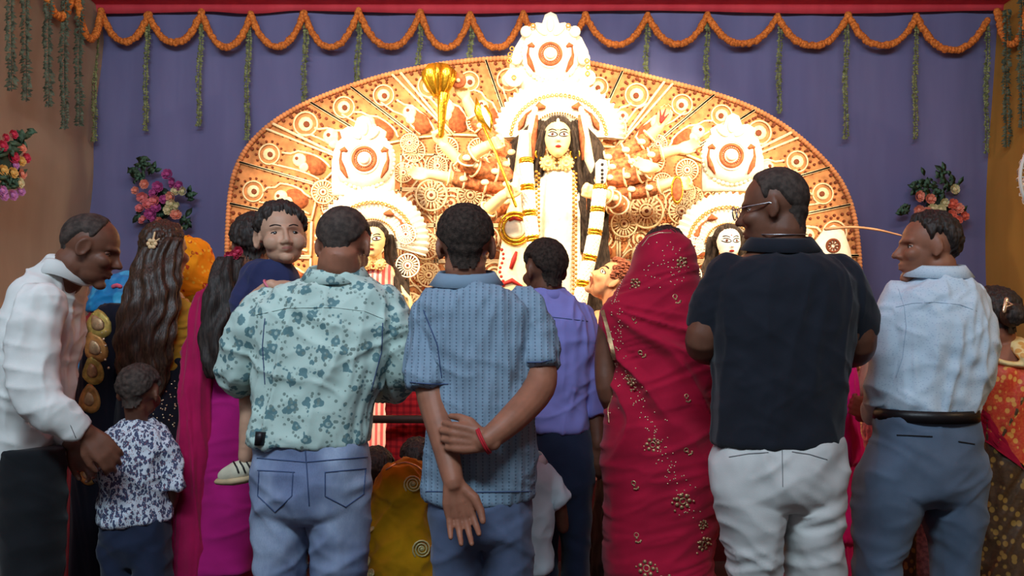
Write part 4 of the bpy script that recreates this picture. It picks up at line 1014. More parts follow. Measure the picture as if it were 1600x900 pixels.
obj('moustache', g, m_hole, Dm)
g = G(); g.box((0, .096, -.066), (.018, .003, .005), M); obj('teeth', g, MT['white'], Dm)
g = G(); c_ = np.array(CR[0]); dirs = rng.randn(700, 3); dirs /= np.linalg.norm(dirs, axis=1)[:, None]
A = np.array(M.to_3x3())
for d in dirs:
    az = abs(math.degrees(math.atan2(d[0], d[1]))); el = math.degrees(math.asin(d[2]))
    if el > np.interp(az, *zip(*HL['male']))+2: p = c_+d*np.array((.080, .100, .092)); p = A @ p+np.array(M.translation); g.torus(p, .013, .006, 7, 4, None, random.choice(('y', 'z')))
obj('curly_hair', g, mat('curly_brown_wool', C(150, 84, 56), .8, .2, 60), Dm)
# ------------------------------------------------------------------ wall fan at right edge
fx, fz = P(1652, 280, 3.3).x, P(1652, 280, 3.3).z
fan_t = thing('wall_fan', 'white caged wall fan at the right picture edge', 'fan', (fx, 3.3, fz)); m_cage = mat('white_wire', C(215, 215, 210), .35, 0, bst=0)
Mf = Matrix.Translation((fx, 3.3, fz)) @ Matrix.Rotation(R(12), 4, 'Z')
g = G(); Rf = .19
for k in range(30):
    a = 2*math.pi*k/30; g.tube([(math.cos(a)*Rf*r_, -.05*(1-r_**3), math.sin(a)*Rf*r_) for r_ in (.2, .6, .9, 1)], .0028, 5, M=Mf); g.tube([(math.cos(a)*Rf*r_, .08*(1-r_**4)+.01, math.sin(a)*Rf*r_) for r_ in (.25, .7, .92, 1)], .0028, 5, M=Mf)
g.torus((0, 0, 0), Rf, .007, 40, 8, Mf); obj('cage', g, m_cage, fan_t)
g = G(); g.ell((0, .09, 0), (.055, .08, .055), Mf, 10); g.tube([Mf @ Vector((0, .12, 0)), Vector((fx+.3, 3.45, fz-.05)), Vector((4.12, 3.5, fz-.05))], [.02, .02, .02], 8); obj('motor', g, m_cage, fan_t)
for k in range(3):
    g = G(); a0 = 2*math.pi*k/3; X = []
    for r_ in (.15, .5, .92): X.append([(math.cos(a0+da)*Rf*r_, .02+da*.03, math.sin(a0+da)*Rf*r_) for da in (-.45, -.1, .25, .45)])
    g.grid([[tuple(Mf @ Vector(p)) for p in row] for row in X]); obj('blade', g, mat('brown_blade', C(90, 60, 44), .4, 0, bst=0), fan_t)
# ================================================================== THE PEOPLE
def patch(name, bvh, c, nu, nv, off, m, parent, th=.003):
    """a strip of cloth lying on a garment between four picture corners (top-left, top-right, bottom-right, bottom-left)"""
    X = []
    for i in range(nu):
        row = []
        for j in range(nv):
            u, v = j/(nv-1), i/(nu-1); x = (c[0][0]*(1-u)+c[1][0]*u)*(1-v)+(c[3][0]*(1-u)+c[2][0]*u)*v; y = (c[0][1]*(1-u)+c[1][1]*u)*(1-v)+(c[3][1]*(1-u)+c[2][1]*u)*v
            h, _ = hit(bvh, x, y, off)
            if h is None: h = row[-1] if row else (X[-1][j] if X else None)
            if h is None: return None
            row.append(h)
        X.append(row)
    g = G(); g.grid(X); return obj(name, g, m, parent)
def person(label, px, Y): return thing('person', label, 'person', ((px-800)*Y/F, Y, 0))
def neck(g, M, px, py, Y, r=.05, dy=.01, sc=1): 
    a = M @ Vector((0, -.025, -.055)); b = P(px, py, Y); b.y += dy; g.tube([a, (a+b)/2, b], [r*sc, r*sc*1.0, r*sc*1.04], 14)
def fm(g, d, w_): pass
def shirt(g, m, root, vox=.007, it=3, seed=0, amp=.007, extra=None, name='shirt'):
    fs = mixd(folds(amp*.8, .075, .26, -8, seed), folds(amp*.55, .20, .07, -28, seed+3), folds(amp*.45, .20, .08, 32, seed+6), *( [extra] if extra else []))
    return rem(name, g, m, root, vox, it, fs)
def trousers(g, m, root, seed=0, amp=.007, name='trousers'):
    fs = mixd(folds(amp*.55, .26, .085, 28, seed), folds(amp*.5, .24, .075, -34, seed+2), folds(amp*.35, .12, .5, 4, seed+5))
    return rem(name, g, m, root, .008, 3, fs)
# --- garments' cloths
m_floral = printed('floral_print_cotton', C(186, 208, 200), C(92, 128, 134), C(120, 140, 134), 21, .42)
m_boyp = printed('leaf_print_cotton', C(214, 222, 232), C(52, 62, 98), C(140, 84, 96), 84, .56, 2.0, (1, 1, .6))
def denim():
    n = NB('washed_blue_denim'); f = n.step(n.noise(n.co((1, 1, .6)), 5, 5), .38, .68); c = n.mix(f, C(104, 116, 148), C(170, 184, 208)); c = n.mix(n.math('MULTIPLY', n.step(n.noise(n.co((3, 3, 1)), 120, 2), .4, .6), .25), c, C(120, 140, 176)); n.col(c)
    n.bump(n.noise(n.co(), 600, 2), .4, .001); return n.fin(.85, spec=.15)
m_denim = denim()
def ribbed():
    n = NB('slate_blue_ribbed_knit'); w1 = n.n('ShaderNodeTexWave'); w1.inputs['Scale'].default_value = 17; w1.inputs['Distortion'].default_value = .25; n.l(n.co((1, .25, .0)), w1.inputs['Vector'])
    w2 = n.n('ShaderNodeTexWave', bands_direction='Z'); w2.inputs['Scale'].default_value = 32; w2.inputs['Distortion'].default_value = .6; n.l(n.co(), w2.inputs['Vector'])
    d = n.math('MULTIPLY', n.step(w1.outputs['Fac'], .84, .95), n.step(w2.outputs['Fac'], .3, .6)); n.col(n.mix(n.math('MULTIPLY', d, .55), C(128, 150, 170), C(66, 78, 98)))
    n.bump(n.math('SUBTRACT', w1.outputs['Fac'], d), .5, .003); return n.fin(.85, spec=.15)
m_polo = ribbed()
m_purple = cloth('lavender_cotton', C(138, 136, 206), .05); m_whites = cloth('white_cotton', C(226, 226, 222), .05)
m_black = cloth('black_knit', C(30, 33, 42), .1); m_cream_t = cloth('cream_twill', C(204, 204, 202), .06); m_slate = cloth('slate_trouser_cloth', C(86, 100, 120), .12)
def speck():
    n = NB('pale_blue_dobby_cotton'); v = n.vor(n.co((1, 1, 1.4)), 110); n.col(n.mix(n.math('MULTIPLY', n.step(v, .30, .22), .35), C(196, 212, 226), C(128, 156, 190))); n.bump(n.noise(n.co(), 420, 2), .3, .001); return n.fin(.85, spec=.15)
m_pale = speck()
m_navy = cloth('navy_trouser_cloth', C(36, 44, 66), .1); m_bluegrey = cloth('blue_grey_trouser_cloth', C(86, 98, 126), .1); m_darktr = cloth('black_trouser_cloth', C(26, 28, 32), .1)
m_crim = cloth('crimson_georgette', C(176, 22, 56), .1); m_pink = cloth('magenta_crepe', C(180, 28, 118), .08); m_pink2 = cloth('deep_magenta_veil', C(178, 22, 82), .12)
m_hot = cloth('hot_pink_crepe', C(232, 24, 130), .1); m_blacksari = cloth('black_silk', C(24, 24, 36), .12); m_yellow = cloth('mustard_georgette', C(188, 138, 14), .15)
def brocade(name, a, b, c_, sc):
    n = NB(name); v = n.vor(n.co((1, 1, .8)), sc); f = n.step(v, .42, .30); k = n.step(n.noise(n.co(), sc*2.3, 3), .45, .55); n.col(n.mix(n.math('MULTIPLY', f, .9), n.mix(n.math('MULTIPLY', k, .35), a, c_), b)); n.bump(v, .5, .003); return n.fin(.5, spec=.4)
m_broc = brocade('red_gold_brocade', C(214, 66, 44), C(240, 176, 84), C(228, 120, 60), 46); m_brocb = brocade('brown_gold_brocade', C(92, 66, 42), C(168, 132, 66), C(60, 44, 34), 40)
m_navyT = cloth('navy_jersey', C(44, 48, 84), .08); m_blouse = cloth('gold_silk', C(186, 140, 44), .2)
m_veilb = brocade('cyan_blue_veil', C(28, 132, 190), C(60, 170, 215), C(40, 100, 160), 14); m_veilo = printed('orange_print_veil', C(248, 150, 22), C(190, 60, 30), C(252, 190, 60), 16, .30)
def checks():
    n = NB('red_check_cotton'); c = C(190, 34, 38)
    for d_, s_ in (('X', 9), ('Z', 9)):
        w1 = n.n('ShaderNodeTexWave', bands_direction=d_); w1.inputs['Scale'].default_value = s_; n.l(n.co(), w1.inputs['Vector']); c = n.mix(n.math('MULTIPLY', n.step(w1.outputs['Fac'], .55, .8), .45), c, C(92, 16, 24))
    n.col(c); return n.fin(.85, spec=.15)
m_check = checks(); m_place = mat('pink_lace', C(226, 160, 160), .8, .2, 60); m_red = cloth('dark_red_cotton', C(150, 24, 34), .15)
LEATHER = mat('black_leather', C(26, 22, 24), .4, .1); m_stitch = mat('dark_stitching', C(64, 80, 116), .8, 0, bst=0); m_shoe = mat('brown_shoe_leather', C(52, 36, 28), .5)

# --- man in the floral shirt
Y = 2.4; fl = floory(Y); p = person('man in a green floral print shirt and washed blue jeans holding a toddler', 487, Y)
g = G(); M = headM(537, 384, Y, -6, -14, 0, 1.03, .0); add_head(g, M, neck=.06); neck(g, M, 527, 436, Y, .066, .0)
g.torso([(436, 508, 556, .055), (470, 455, 590, .075), (510, 425, 595, .085), (600, 425, 575, .085)], Y)
for A_ in ([(420, 480, 0, .05), (395, 530, 0, .05), (380, 578, .06, .045), (410, 592, .2, .036), (470, 585, .28, .03)], [(596, 480, 0, .05), (618, 535, .02, .046), (620, 585, .05, .044), (590, 598, .2, .034), (530, 590, .27, .03)]): limb(g, A_, Y)
hand(g, P(470, 585, Y+.28), (1, .1, .1), (0, -.3, 1), 1, 20, 1); hand(g, P(530, 590, Y+.27), (-1, .2, .2), (0, -.2, 1), 1, 20, -1)
rem('body', g, MT['skin_mid'], p, .006, 2, post=dents(M)); hair_cap(M, .0075, 'male', 1, MT['crop'], p, .0005, 80, nape=.056)
g = G(); g.torso([(426, 502, 556, .06, .0), (438, 482, 574, .085, .0), (452, 440, 602, .10), (480, 400, 622, .115), (520, 394, 620, .125), (560, 398, 610, .13), (600, 402, 594, .128), (640, 398, 580, .125), (676, 390, 578, .13), (690, 389, 577, .13)], Y)
limb(g, [(418, 474, 0, .055), (392, 520, -.01, .060), (374, 566, .02, .062), (378, 594, .10, .055), (420, 600, .22, .048)], Y); limb(g, [(600, 474, 0, .056), (622, 525, .0, .057), (630, 575, .02, .052), (618, 600, .10, .050), (575, 604, .2, .045)], Y)
o, bv = shirt(g, m_floral, p, .006, 3, 1, .009)
band('collar', 525, 428, Y, .082, .078, .034, m_floral, o, .006, 12, 1.26)
for k, pts in enumerate(([(400, 492), (450, 481), (520, 480), (570, 486), (604, 500)], [(414, 498), (410, 540), (414, 600)], [(598, 505), (596, 550), (580, 610)])): seam('seam', bv, pts, .0016, m_stitch if k else m_floral, o)
g = G(); g.torso([(682, 404, 574, .112), (720, 399, 577, .13), (760, 398, 576, .14), (790, 400, 574, .13), (806, 410, 565, .10)], Y)
g.torso([(765, 399, 484, .115), (820, 400, 482, .10), (900, 401, 474, .09), (1000, 405, 468, .08), (1140, 410, 462, .075)], Y, 2.1); g.torso([(765, 482, 576, .115), (820, 484, 575, .10), (900, 491, 572, .09), (1000, 497, 566, .08), (1140, 502, 560, .075)], Y, 2.1)
o, bv = trousers(g, m_denim, p, 11, .010)
for pts in ([(403, 735), (460, 738)], [(405, 735), (403, 775), (430, 800), (456, 775), (458, 738)], [(508, 738), (572, 732)], [(508, 738), (508, 775), (540, 792), (568, 772), (571, 733)], [(476, 690), (480, 740), (483, 790)], [(402, 716), (478, 722)], [(478, 722), (574, 714)]): seam('stitched_seam', bv, pts, .0018, m_stitch, o)
g = G(); g.torso([(672, 404, 426, .06, -.08), (692, 402, 424, .06, -.08)], Y); obj('belt_pouch', g, LEATHER, p)
footwear(p, [(437, 0), (530, .02)], Y, m_shoe)

# --- toddler he holds
Y = 2.56; t = person('toddler in a navy shirt looking back over the shoulder of the man who holds him', 430, Y)
g = G(); M = headM(440, 370, Y, 205, 3, 4, .99); add_head(g, M, True, 1, 1.03); neck(g, M, 428, 430, Y, .036, .0)
g.torso([(412, 405, 452, .05), (440, 392, 462, .06), (600, 395, 450, .06)], Y)
limb(g, [(400, 430, -.02, .030), (388, 470, -.05, .027), (380, 482, -.07, .026), (404, 462, -.12, .024), (424, 445, -.16, .019)], Y)
hand(g, P(424, 445, Y-.16), (1, -.0, .10), (0.1, .5, -1), .50, 14, -1)
limb(g, [(420, 590, .0, .06), (398, 612, -.02, .048), (391, 650, -.05, .034), (386, 690, -.06, .026), (384, 716, -.06, .024)], Y); limb(g, [(440, 590, .1, .06), (470, 640, .14, .045), (460, 700, .14, .028)], Y)
rem('body', g, MT['skin_light'], t, .0035, 4, post=dents(M, 1)); 
bvt = BVHTree.FromPolygons([wl(t)+v.co for v in t.children[0].data.vertices], [tuple(q.vertices) for q in t.children[0].data.polygons])
hair_cap(M, .013, 'toddler', 5, MT['hair'], t, .003, 110, 16, wide=1.05); eyes(M, t, 1.5, -.002, MT['skin_light'], 26)
decal(bvt, M, [(.017*math.cos(a), -.051+(.0045*math.sin(a))) for a in np.linspace(0, 6.28, 14)[:-1]], MT['lip'], 'lips', t, .0012)
for s in (-1, 1):
    br = [(s*(.012+.034*q), .0235+.006*math.sin(q*2.6)) for q in np.linspace(0, 1, 7)]; br += [(x, z-.0035) for x, z in br[::-1]]; decal(bvt, M, br, MT['brow'], 'eyebrow', t, .0008)
g = G(); g.torso([(408, 404, 446, .05, .0), (418, 388, 456, .065), (440, 378, 466, .08), (490, 374, 466, .085), (560, 382, 462, .085), (604, 388, 460, .08)], Y); limb(g, [(396, 430, -.01, .040), (382, 462, -.05, .040), (376, 480, -.06, .036)], Y); shirt(g, m_navyT, t, .005, 3, 6, .006)
g = G(); g.torso([(590, 388, 458, .085), (620, 392, 455, .08), (640, 410, 450, .06)], Y); rem('shorts', g, m_navy, t, .007, 2)
g = G(); q = (P(430, 440, Y)-P(418, 449, Y)).to_track_quat('Z', 'Y').to_matrix().to_4x4(); g.torus((0, 0, 0), .022, .004, 16, 6, Matrix.Translation(P(420, 447, Y-.153)) @ q, 'z'); obj('pink_bangle', g, mat('pink_bead', C(214, 110, 130), .4, 0, bst=0), t)
sk = thing('toddler_shoe', 'beige toddler shoe with dark straps on the dangling foot', 'shoe', P(378, 745, Y)); sk.parent = t; sk.location -= wl(t); del sk['category']; del sk['label']; sk.name = 'shoe'
g = G(); dy_ = Vector((0, -.06, 0)); g.tube([P(393, 728, Y)+dy_, P(378, 732, Y)+dy_, P(363, 738, Y)+dy_], [.034, .033, .026], 14); o, bv = rem('upper', g, mat('beige_canvas', C(204, 196, 172), .8), sk, .004, 2)
g = G(); g.tube([P(394, 742, Y)+dy_, P(376, 745, Y)+dy_, P(360, 746, Y)+dy_], [.035, .036, .030], 14, .45, (0, 0, 1)); obj('sole', g, mat('tan_rubber', C(186, 160, 124), .6), sk)
for xs in (368, 378, 388): seam('strap', bv, [(xs-3, 722), (xs+2, 730), (xs+5, 738)], .003, LEATHER, sk)

# --- man in the slate polo shirt
Y = 2.28; p = person('man in a slate blue ribbed polo shirt with both arms folded behind his back', 752, Y)
g = G(); M = headM(727, 385, Y, 2, -4, 0, 1.02); add_head(g, M); neck(g, M, 729, 450, Y, .060, .0)
g.torso([(440, 700, 760, .06), (470, 680, 810, .09), (600, 700, 815, .09), (740, 690, 812, .09)], Y)
LA = [(672, 490, 0, .05), (668, 560, -.02, .048), (676, 622, -.07, .045), (694, 690, -.13, .038), (709, 755, -.19, .028)]
RA = [(826, 490, 0, .05), (842, 560, -.03, .048), (842, 606, -.08, .047), (800, 655, -.17, .040), (758, 690, -.215, .029)]
limb(g, LA, Y); limb(g, RA, Y)
hand(g, P(709, 755, Y-.19), (.22, -.05, -1), (.1, -1, 0), 1.02, 0, -1, 1.25, [30, 24, 20, 17])
hand(g, P(758, 690, Y-.215), (-1, .15, .12), (0, 1, -.1), 1.0, 42, -1, .6)
rem('body', g, MT['skin_mid'], p, .0036, 2, post=dents(M)); hair_cap(M, .013, 'male', 2, MT['short'], p, .0012, 160, nape=.060)
g = G(); g.torso([(440, 700, 758, .065), (450, 686, 776, .085), (462, 664, 804, .105), (485, 655, 828, .12), (530, 660, 834, .125), (600, 676, 826, .125), (680, 670, 830, .12), (740, 666, 832, .12), (776, 664, 832, .12)], Y)
limb(g, [(676, 484, 0, .052), (667, 540, -.02, .060), (669, 585, -.05, .063), (671, 604, -.06, .063)], Y, rnd=False); limb(g, [(818, 480, 0, .055), (838, 530, -.02, .055), (842, 572, -.05, .052)], Y, rnd=False)
o, bv = shirt(g, m_polo, p, .006, 2, 21, .007, folds(.004, .06, .4, 0, 8))
band('collar', 729, 436, Y, .082, .075, .032, cloth('slate_collar_rib', C(128, 150, 170), .05), o, .006, 10, 1.26)
for pts in ([(641, 597), (670, 600), (700, 600)], [(824, 566), (845, 566), (862, 562)], [(666, 768), (750, 769), (830, 768)], [(662, 485), (684, 540), (690, 590)]): seam('hem_seam', bv, pts, .0018, m_stitch, o)
g = G(); q = (P(742, 694, Y)-P(758, 686, Y)).to_track_quat('Z', 'Y').to_matrix().to_4x4()
for k, dx in enumerate((0, 5)): g.torus((0, 0, -.004*k), .036, .0035, 22, 6, Matrix.Translation(P(757-dx, 688+dx*.5, Y-.212)) @ q, 'z')
obj('red_wrist_thread', g, mat('red_thread', C(176, 34, 44), .7, 0, bst=0), p)
g = G(); g.torso([(764, 676, 829, .112), (800, 675, 831, .125), (835, 680, 826, .11), (846, 700, 810, .08)], Y)
g.torso([(805, 675, 756, .11), (900, 677, 752, .09), (1000, 684, 748, .08), (1140, 692, 745, .075)], Y, 2.1); g.torso([(805, 752, 832, .11), (900, 758, 831, .09), (1000, 762, 826, .08), (1140, 768, 822, .075)], Y, 2.1)
trousers(g, m_bluegrey, p, 31, .008); footwear(p, [(720, 0), (795, .02)], Y, m_shoe)

# --- man in the lavender shirt
Y = 3.0; p = person('man in a lavender shirt and navy trousers left of the red sari', 868, Y)
g = G(); M = headM(851, 422, Y, 28, -4, 0, 1.02); add_head(g, M); neck(g, M, 855, 470, Y, .054, .0); g.torso([(462, 832, 880, .06), (500, 815, 915, .09), (640, 830, 905, .09)], Y)
limb(g, [(912, 505, 0, .045), (922, 570, .0, .042), (930, 630, .0, .038), (934, 668, -.02, .032), (935, 694, -.04, .027)], Y); limb(g, [(812, 505, 0, .045), (808, 570, 0, .042), (810, 640, .1, .035)], Y)
hand(g, P(935, 694, Y-.04), (.05, 0, -1), (.3, 1, 0), .95, 22, 1)
rem('body', g, MT['skin_dark'], p, .006, 2, post=dents(M)); hair_cap(M, .012, 'male', 7, MT['short'], p, .0012, 140, nape=.056)
g = G(); g.torso([(454, 830, 880, .06), (464, 822, 892, .08), (480, 808, 912, .10), (510, 802, 926, .115), (560, 806, 924, .115), (620, 818, 918, .115), (670, 824, 916, .115)], Y)
limb(g, [(910, 496, 0, .048), (922, 550, .0, .046), (926, 610, .0, .046), (934, 648, -.01, .048)], Y, rnd=False); limb(g, [(815, 498, 0, .05), (806, 560, 0, .05), (806, 640, .05, .045)], Y)
o, bv = shirt(g, m_purple, p, .0065, 3, 41, .008); band('collar', 853, 458, Y, .074, .070, .032, m_purple, o, .006, 8, 1.26); seam('yoke_seam', bv, [(812, 500), (850, 494), (918, 502)], .0015, m_stitch, o)
g = G(); g.torso([(664, 826, 918, .105), (720, 822, 925, .12), (760, 824, 925, .11), (775, 835, 915, .09)], Y); g.torso([(735, 824, 876, .10), (900, 828, 868, .08), (1018, 832, 866, .075)], Y, 2.1); g.torso([(735, 872, 926, .10), (900, 880, 918, .08), (1018, 884, 914, .075)], Y, 2.1)
trousers(g, m_navy, p, 33); band('belt', 871, 670, Y, .117, .108, .03, LEATHER, p, .004, 0, 1, 0, False); footwear(p, [(850, 0), (899, 0)], Y, m_shoe)

# --- man in the white shirt at the left
Y = 2.6; p = person('balding man in a white long sleeved shirt seen from the side with head bowed', 60, Y)
g = G(); M = headM(141, 388, Y, -74, -20, 0, 1.0); add_head(g, M, neck=.055); neck(g, M, 94, 440, Y, .062, .0)
g.torso([(436, 80, 106, .05), (480, 58, 86, .10), (640, 34, 70, .10)], Y)
NA = [(66, 486, -.15, .04), (50, 556, -.20, .036), (60, 622, -.21, .036), (98, 654, -.2, .034), (136, 676, -.16, .029)]; FA = [(66, 486, .15, .04), (60, 560, .19, .036), (68, 636, .17, .034), (94, 674, .05, .030), (112, 692, -.02, .028)]
limb(g, NA, Y); limb(g, FA, Y)
hand(g, P(136, 676, Y-.16), (.62, .15, -.75), (-.5, .8, -.3), 1.0, 28, -1); hand(g, P(112, 692, Y-.02), (.65, 0, -.6), (.3, -.8, -.3), 1.0, 30, 1)
rem('body', g, MT['skin_dark'], p, .0052, 2, post=dents(M)); hair_cap(M, .006, 'receding', 8, MT['crop'], p, .0006, 90); eyes(M, p, skin=MT['skin_dark'], lid=-12)
g = G(); g.torso([(404, 84, 112, .055), (420, 72, 118, .085), (445, 52, 114, .14), (480, 34, 108, .175), (520, 18, 102, .19), (560, 8, 98, .19), (620, 0, 94, .18), (680, -4, 88, .17), (716, -6, 82, .165)], Y, 2.2)
limb(g, [(66, 478, -.16, .068), (48, 552, -.2, .064), (58, 622, -.21, .058), (98, 654, -.2, .047), (128, 675, -.17, .040)], Y, rnd=False); limb(g, [(66, 478, .16, .068), (58, 552, .2, .062), (66, 630, .18, .055), (92, 668, .06, .045), (106, 684, .0, .04)], Y)
o, bv = shirt(g, m_whites, p, .0065, 3, 51, .009)
band('collar', 101, 420, Y, .058, .082, .046, m_whites, o, .006, 0, 1.26, bow=-.035)
seam('cuff_seam', bv, [(110, 664), (121, 690)], .0012, MT['steel'], o)
g = G()
for dy in (.085, -.085): g.torso([(700, 8, 95, .088, dy), (780, 4, 96, .088, dy), (900, 14, 90, .08, dy), (1096, 28, 78, .07, dy)], Y, 2.2)
trousers(g, m_darktr, p, 35); footwear(p, [(60, .09), (60, -.09)], Y, m_shoe, 1, -90)

# --- man in the black shirt
Y = 2.3; p = person('man with glasses in a black shirt and cream trousers turned towards the left', 1215, Y)
g = G(); M = headM(1209, 326, Y, 62, -5, 0, 1.02); add_head(g, M); neck(g, M, 1222, 395, Y, .064, .01); g.torso([(380, 1185, 1260, .07), (420, 1140, 1305, .1), (560, 1140, 1305, .1), (680, 1150, 1290, .1)], Y)
limb(g, [(1136, 440, 0, .055), (1108, 500, .02, .053), (1098, 540, .04, .052), (1130, 548, .2, .042), (1190, 530, .32, .032)], Y); limb(g, [(1318, 440, 0, .055), (1338, 500, .0, .052), (1340, 545, .04, .050), (1310, 552, .2, .042), (1250, 530, .32, .032)], Y)
hand(g, P(1190, 530, Y+.32), (.8, .3, .4), (.4, 0, 1), 1, 25, 1); hand(g, P(1250, 530, Y+.32), (-.8, .3, .4), (-.4, 0, 1), 1, 25, -1)
rem('body', g, MT['skin_dark'], p, .0058, 2, post=dents(M)); hair_cap(M, .008, 'male', 9, MT['crop'], p, .0006, 80, nape=.060); eyes(M, p, skin=MT['skin_dark'], lid=10)
g = G(); g.torso([(380, 1186, 1258, .065), (396, 1172, 1274, .085), (412, 1140, 1304, .12), (440, 1118, 1326, .14), (480, 1112, 1332, .15), (540, 1116, 1326, .15), (600, 1119, 1314, .15), (650, 1119, 1310, .145), (692, 1116, 1311, .145)], Y)
limb(g, [(1142, 432, 0, .066), (1118, 476, .02, .068), (1106, 514, .04, .064)], Y, rnd=False); limb(g, [(1306, 430, 0, .066), (1330, 478, .0, .062), (1341, 522, .03, .056)], Y, rnd=False)
o, bv = shirt(g, m_black, p, .007, 3, 61, .006); band('collar', 1220, 382, Y, .088, .082, .034, m_black, o, .006, 10, 1.26); band('neck_chain', 1220, 366, Y, .074, .070, .003, MT['steel'], p, .002, 8, 1, 0, False)
g = G(); g.torso([(680, 1124, 1308, .125), (720, 1115, 1313, .145), (765, 1114, 1312, .145), (785, 1130, 1300, .11)], Y)
g.torso([(750, 1114, 1224, .13), (800, 1124, 1219, .12), (900, 1144, 1210, .095), (1000, 1150, 1205, .085), (1168, 1155, 1200, .08)], Y, 2.1); g.torso([(750, 1220, 1313, .13), (800, 1226, 1309, .12), (900, 1238, 1307, .10), (1000, 1244, 1300, .085), (1168, 1250, 1295, .08)], Y, 2.1)
o, bv = trousers(g, m_cream_t, p, 62, .012); m_cs = mat('grey_seam', C(128, 128, 130), .8, 0, bst=0); seam('seam', bv, [(1222, 700), (1223, 760)], .0013, m_cs, o); seam('pocket_slit', bv, [(1238, 706), (1265, 710), (1292, 718)], .0016, m_cs, o); seam('pocket_slit', bv, [(1140, 714), (1170, 709), (1200, 707)], .0016, m_cs, o)
footwear(p, [(1180, 0), (1272, 0)], Y, m_shoe)
gl = G(); 
for s in (-1, 1):
    gl.torus((s*.033, .108, -.002), .022, .0018, 24, 6, M, sx=1.15, sz=.9)
gl.tube([(-.01, .110, .004), (0, .113, .006), (.01, .110, .004)], .0015, 6, M=M)
for s in (-1, 1): gl.tube([(s*.058, .106, .004), (s*.074, .06, .006), (s*.080, -.002, .006), (s*.079, -.02, -.004)], .0020, 6, M=M)
glo = obj('glasses', gl, MT['steel'], p)
for s in (-1, 1): g = G(); g.ell((s*.033, .108, -.002), (.024, .001, .019), M, 8); n_ = MT.setdefault('glass', mat('clear_lens', C(230, 220, 210), .05, 0, bst=0)); n_.node_tree.nodes['Principled BSDF'].inputs['Transmission Weight'].default_value = .95; n_.node_tree.nodes['Principled BSDF'].inputs['IOR'].default_value = 1.05; obj('lens', g, n_, glo)

# --- man in the pale blue shirt
Y = 2.5; p = person('man in a pale blue shirt and slate trousers with a black belt looking left', 1445, Y)
g = G(); M = headM(1450, 386, Y, 76, 0, 0, .94); add_head(g, M); neck(g, M, 1464, 440, Y, .058, .0); g.torso([(430, 1440, 1490, .07), (470, 1405, 1515, .1), (620, 1400, 1505, .1)], Y)
limb(g, [(1404, 475, 0, .045), (1388, 545, -.01, .043), (1378, 605, .03, .04), (1372, 640, .12, .032), (1362, 640, .22, .028)], Y); limb(g, [(1520, 480, 0, .045), (1526, 550, .02, .043), (1510, 610, .1, .04), (1470, 600, .22, .03)], Y)
hand(g, P(1362, 640, Y+.22), (-.3, 1, .1), (1, .2, 0), .95, 25, 1); hand(g, P(1470, 600, Y+.22), (-.8, .5, .1), (0, .5, .6), .95, 25, -1)
rem('body', g, MT['skin_mid'], p, .0052, 2, post=dents(M)); hair_cap(M, .015, 'male', 12, MT['hair'], p, .003, 130, 8); eyes(M, p, skin=MT['skin_mid'], lid=8)
g = G(); g.torso([(422, 1446, 1488, .055), (436, 1434, 1498, .075), (450, 1406, 1512, .11), (475, 1388, 1528, .13), (515, 1382, 1541, .14), (550, 1384, 1544, .14), (600, 1382, 1530, .13), (630, 1378, 1520, .124), (640, 1382, 1512, .116)], Y)
limb(g, [(1404, 466, 0, .050), (1390, 530, -.01, .052), (1380, 590, .0, .050), (1374, 630, .06, .046), (1366, 644, .14, .04)], Y, rnd=False); limb(g, [(1514, 470, 0, .055), (1524, 540, .02, .05), (1508, 600, .08, .045)], Y)
o, bv = shirt(g, m_pale, p, .0065, 3, 71, .009); band('collar', 1464, 424, Y, .080, .076, .032, m_pale, o, .006, 8, 1.26); m_ps = mat('pale_seam', C(160, 178, 198), .8, 0, bst=0); seam('yoke_seam', bv, [(1400, 480), (1425, 474), (1460, 472), (1500, 476), (1526, 486)], .0010, m_ps, o); seam('armhole_seam', bv, [(1404, 452), (1413, 480), (1416, 510), (1410, 560), (1400, 590)], .0010, m_ps, o)
g = G(); g.torso([(640, 1378, 1515, .112), (690, 1366, 1523, .13), (730, 1350, 1531, .145), (765, 1345, 1530, .14), (785, 1365, 1515, .10)], Y)
g.torso([(735, 1347, 1446, .13), (790, 1341, 1434, .12), (860, 1339, 1404, .095), (900, 1341, 1398, .09), (1118, 1345, 1390, .08)], Y, 2.1); g.torso([(735, 1436, 1531, .13), (790, 1448, 1528, .12), (850, 1461, 1521, .10), (900, 1465, 1517, .09), (1118, 1470, 1512, .08)], Y, 2.1)
o, bv = trousers(g, m_slate, p, 72, .008); bl = band('belt', 1446, 646, Y, .156, .134, .038, LEATHER, p, .004, 0, 1, 0, False)
for xs in (1398, 1460, 1498):
    g = G(); a = P(xs, 638, Y); g.box((a.x, Y-.118+.0008*abs(xs-1446), a.z-.020), (.007, .010, .024)); obj('belt_loop', g, m_slate, o)
seam('pocket_slit', bv, [(1402, 680), (1456, 682)], .0024, m_darktr, o); seam('pocket_slit', bv, [(1498, 690), (1522, 694)], .0024, m_darktr, o); footwear(p, [(1368, 0), (1490, .02)], Y, m_shoe)

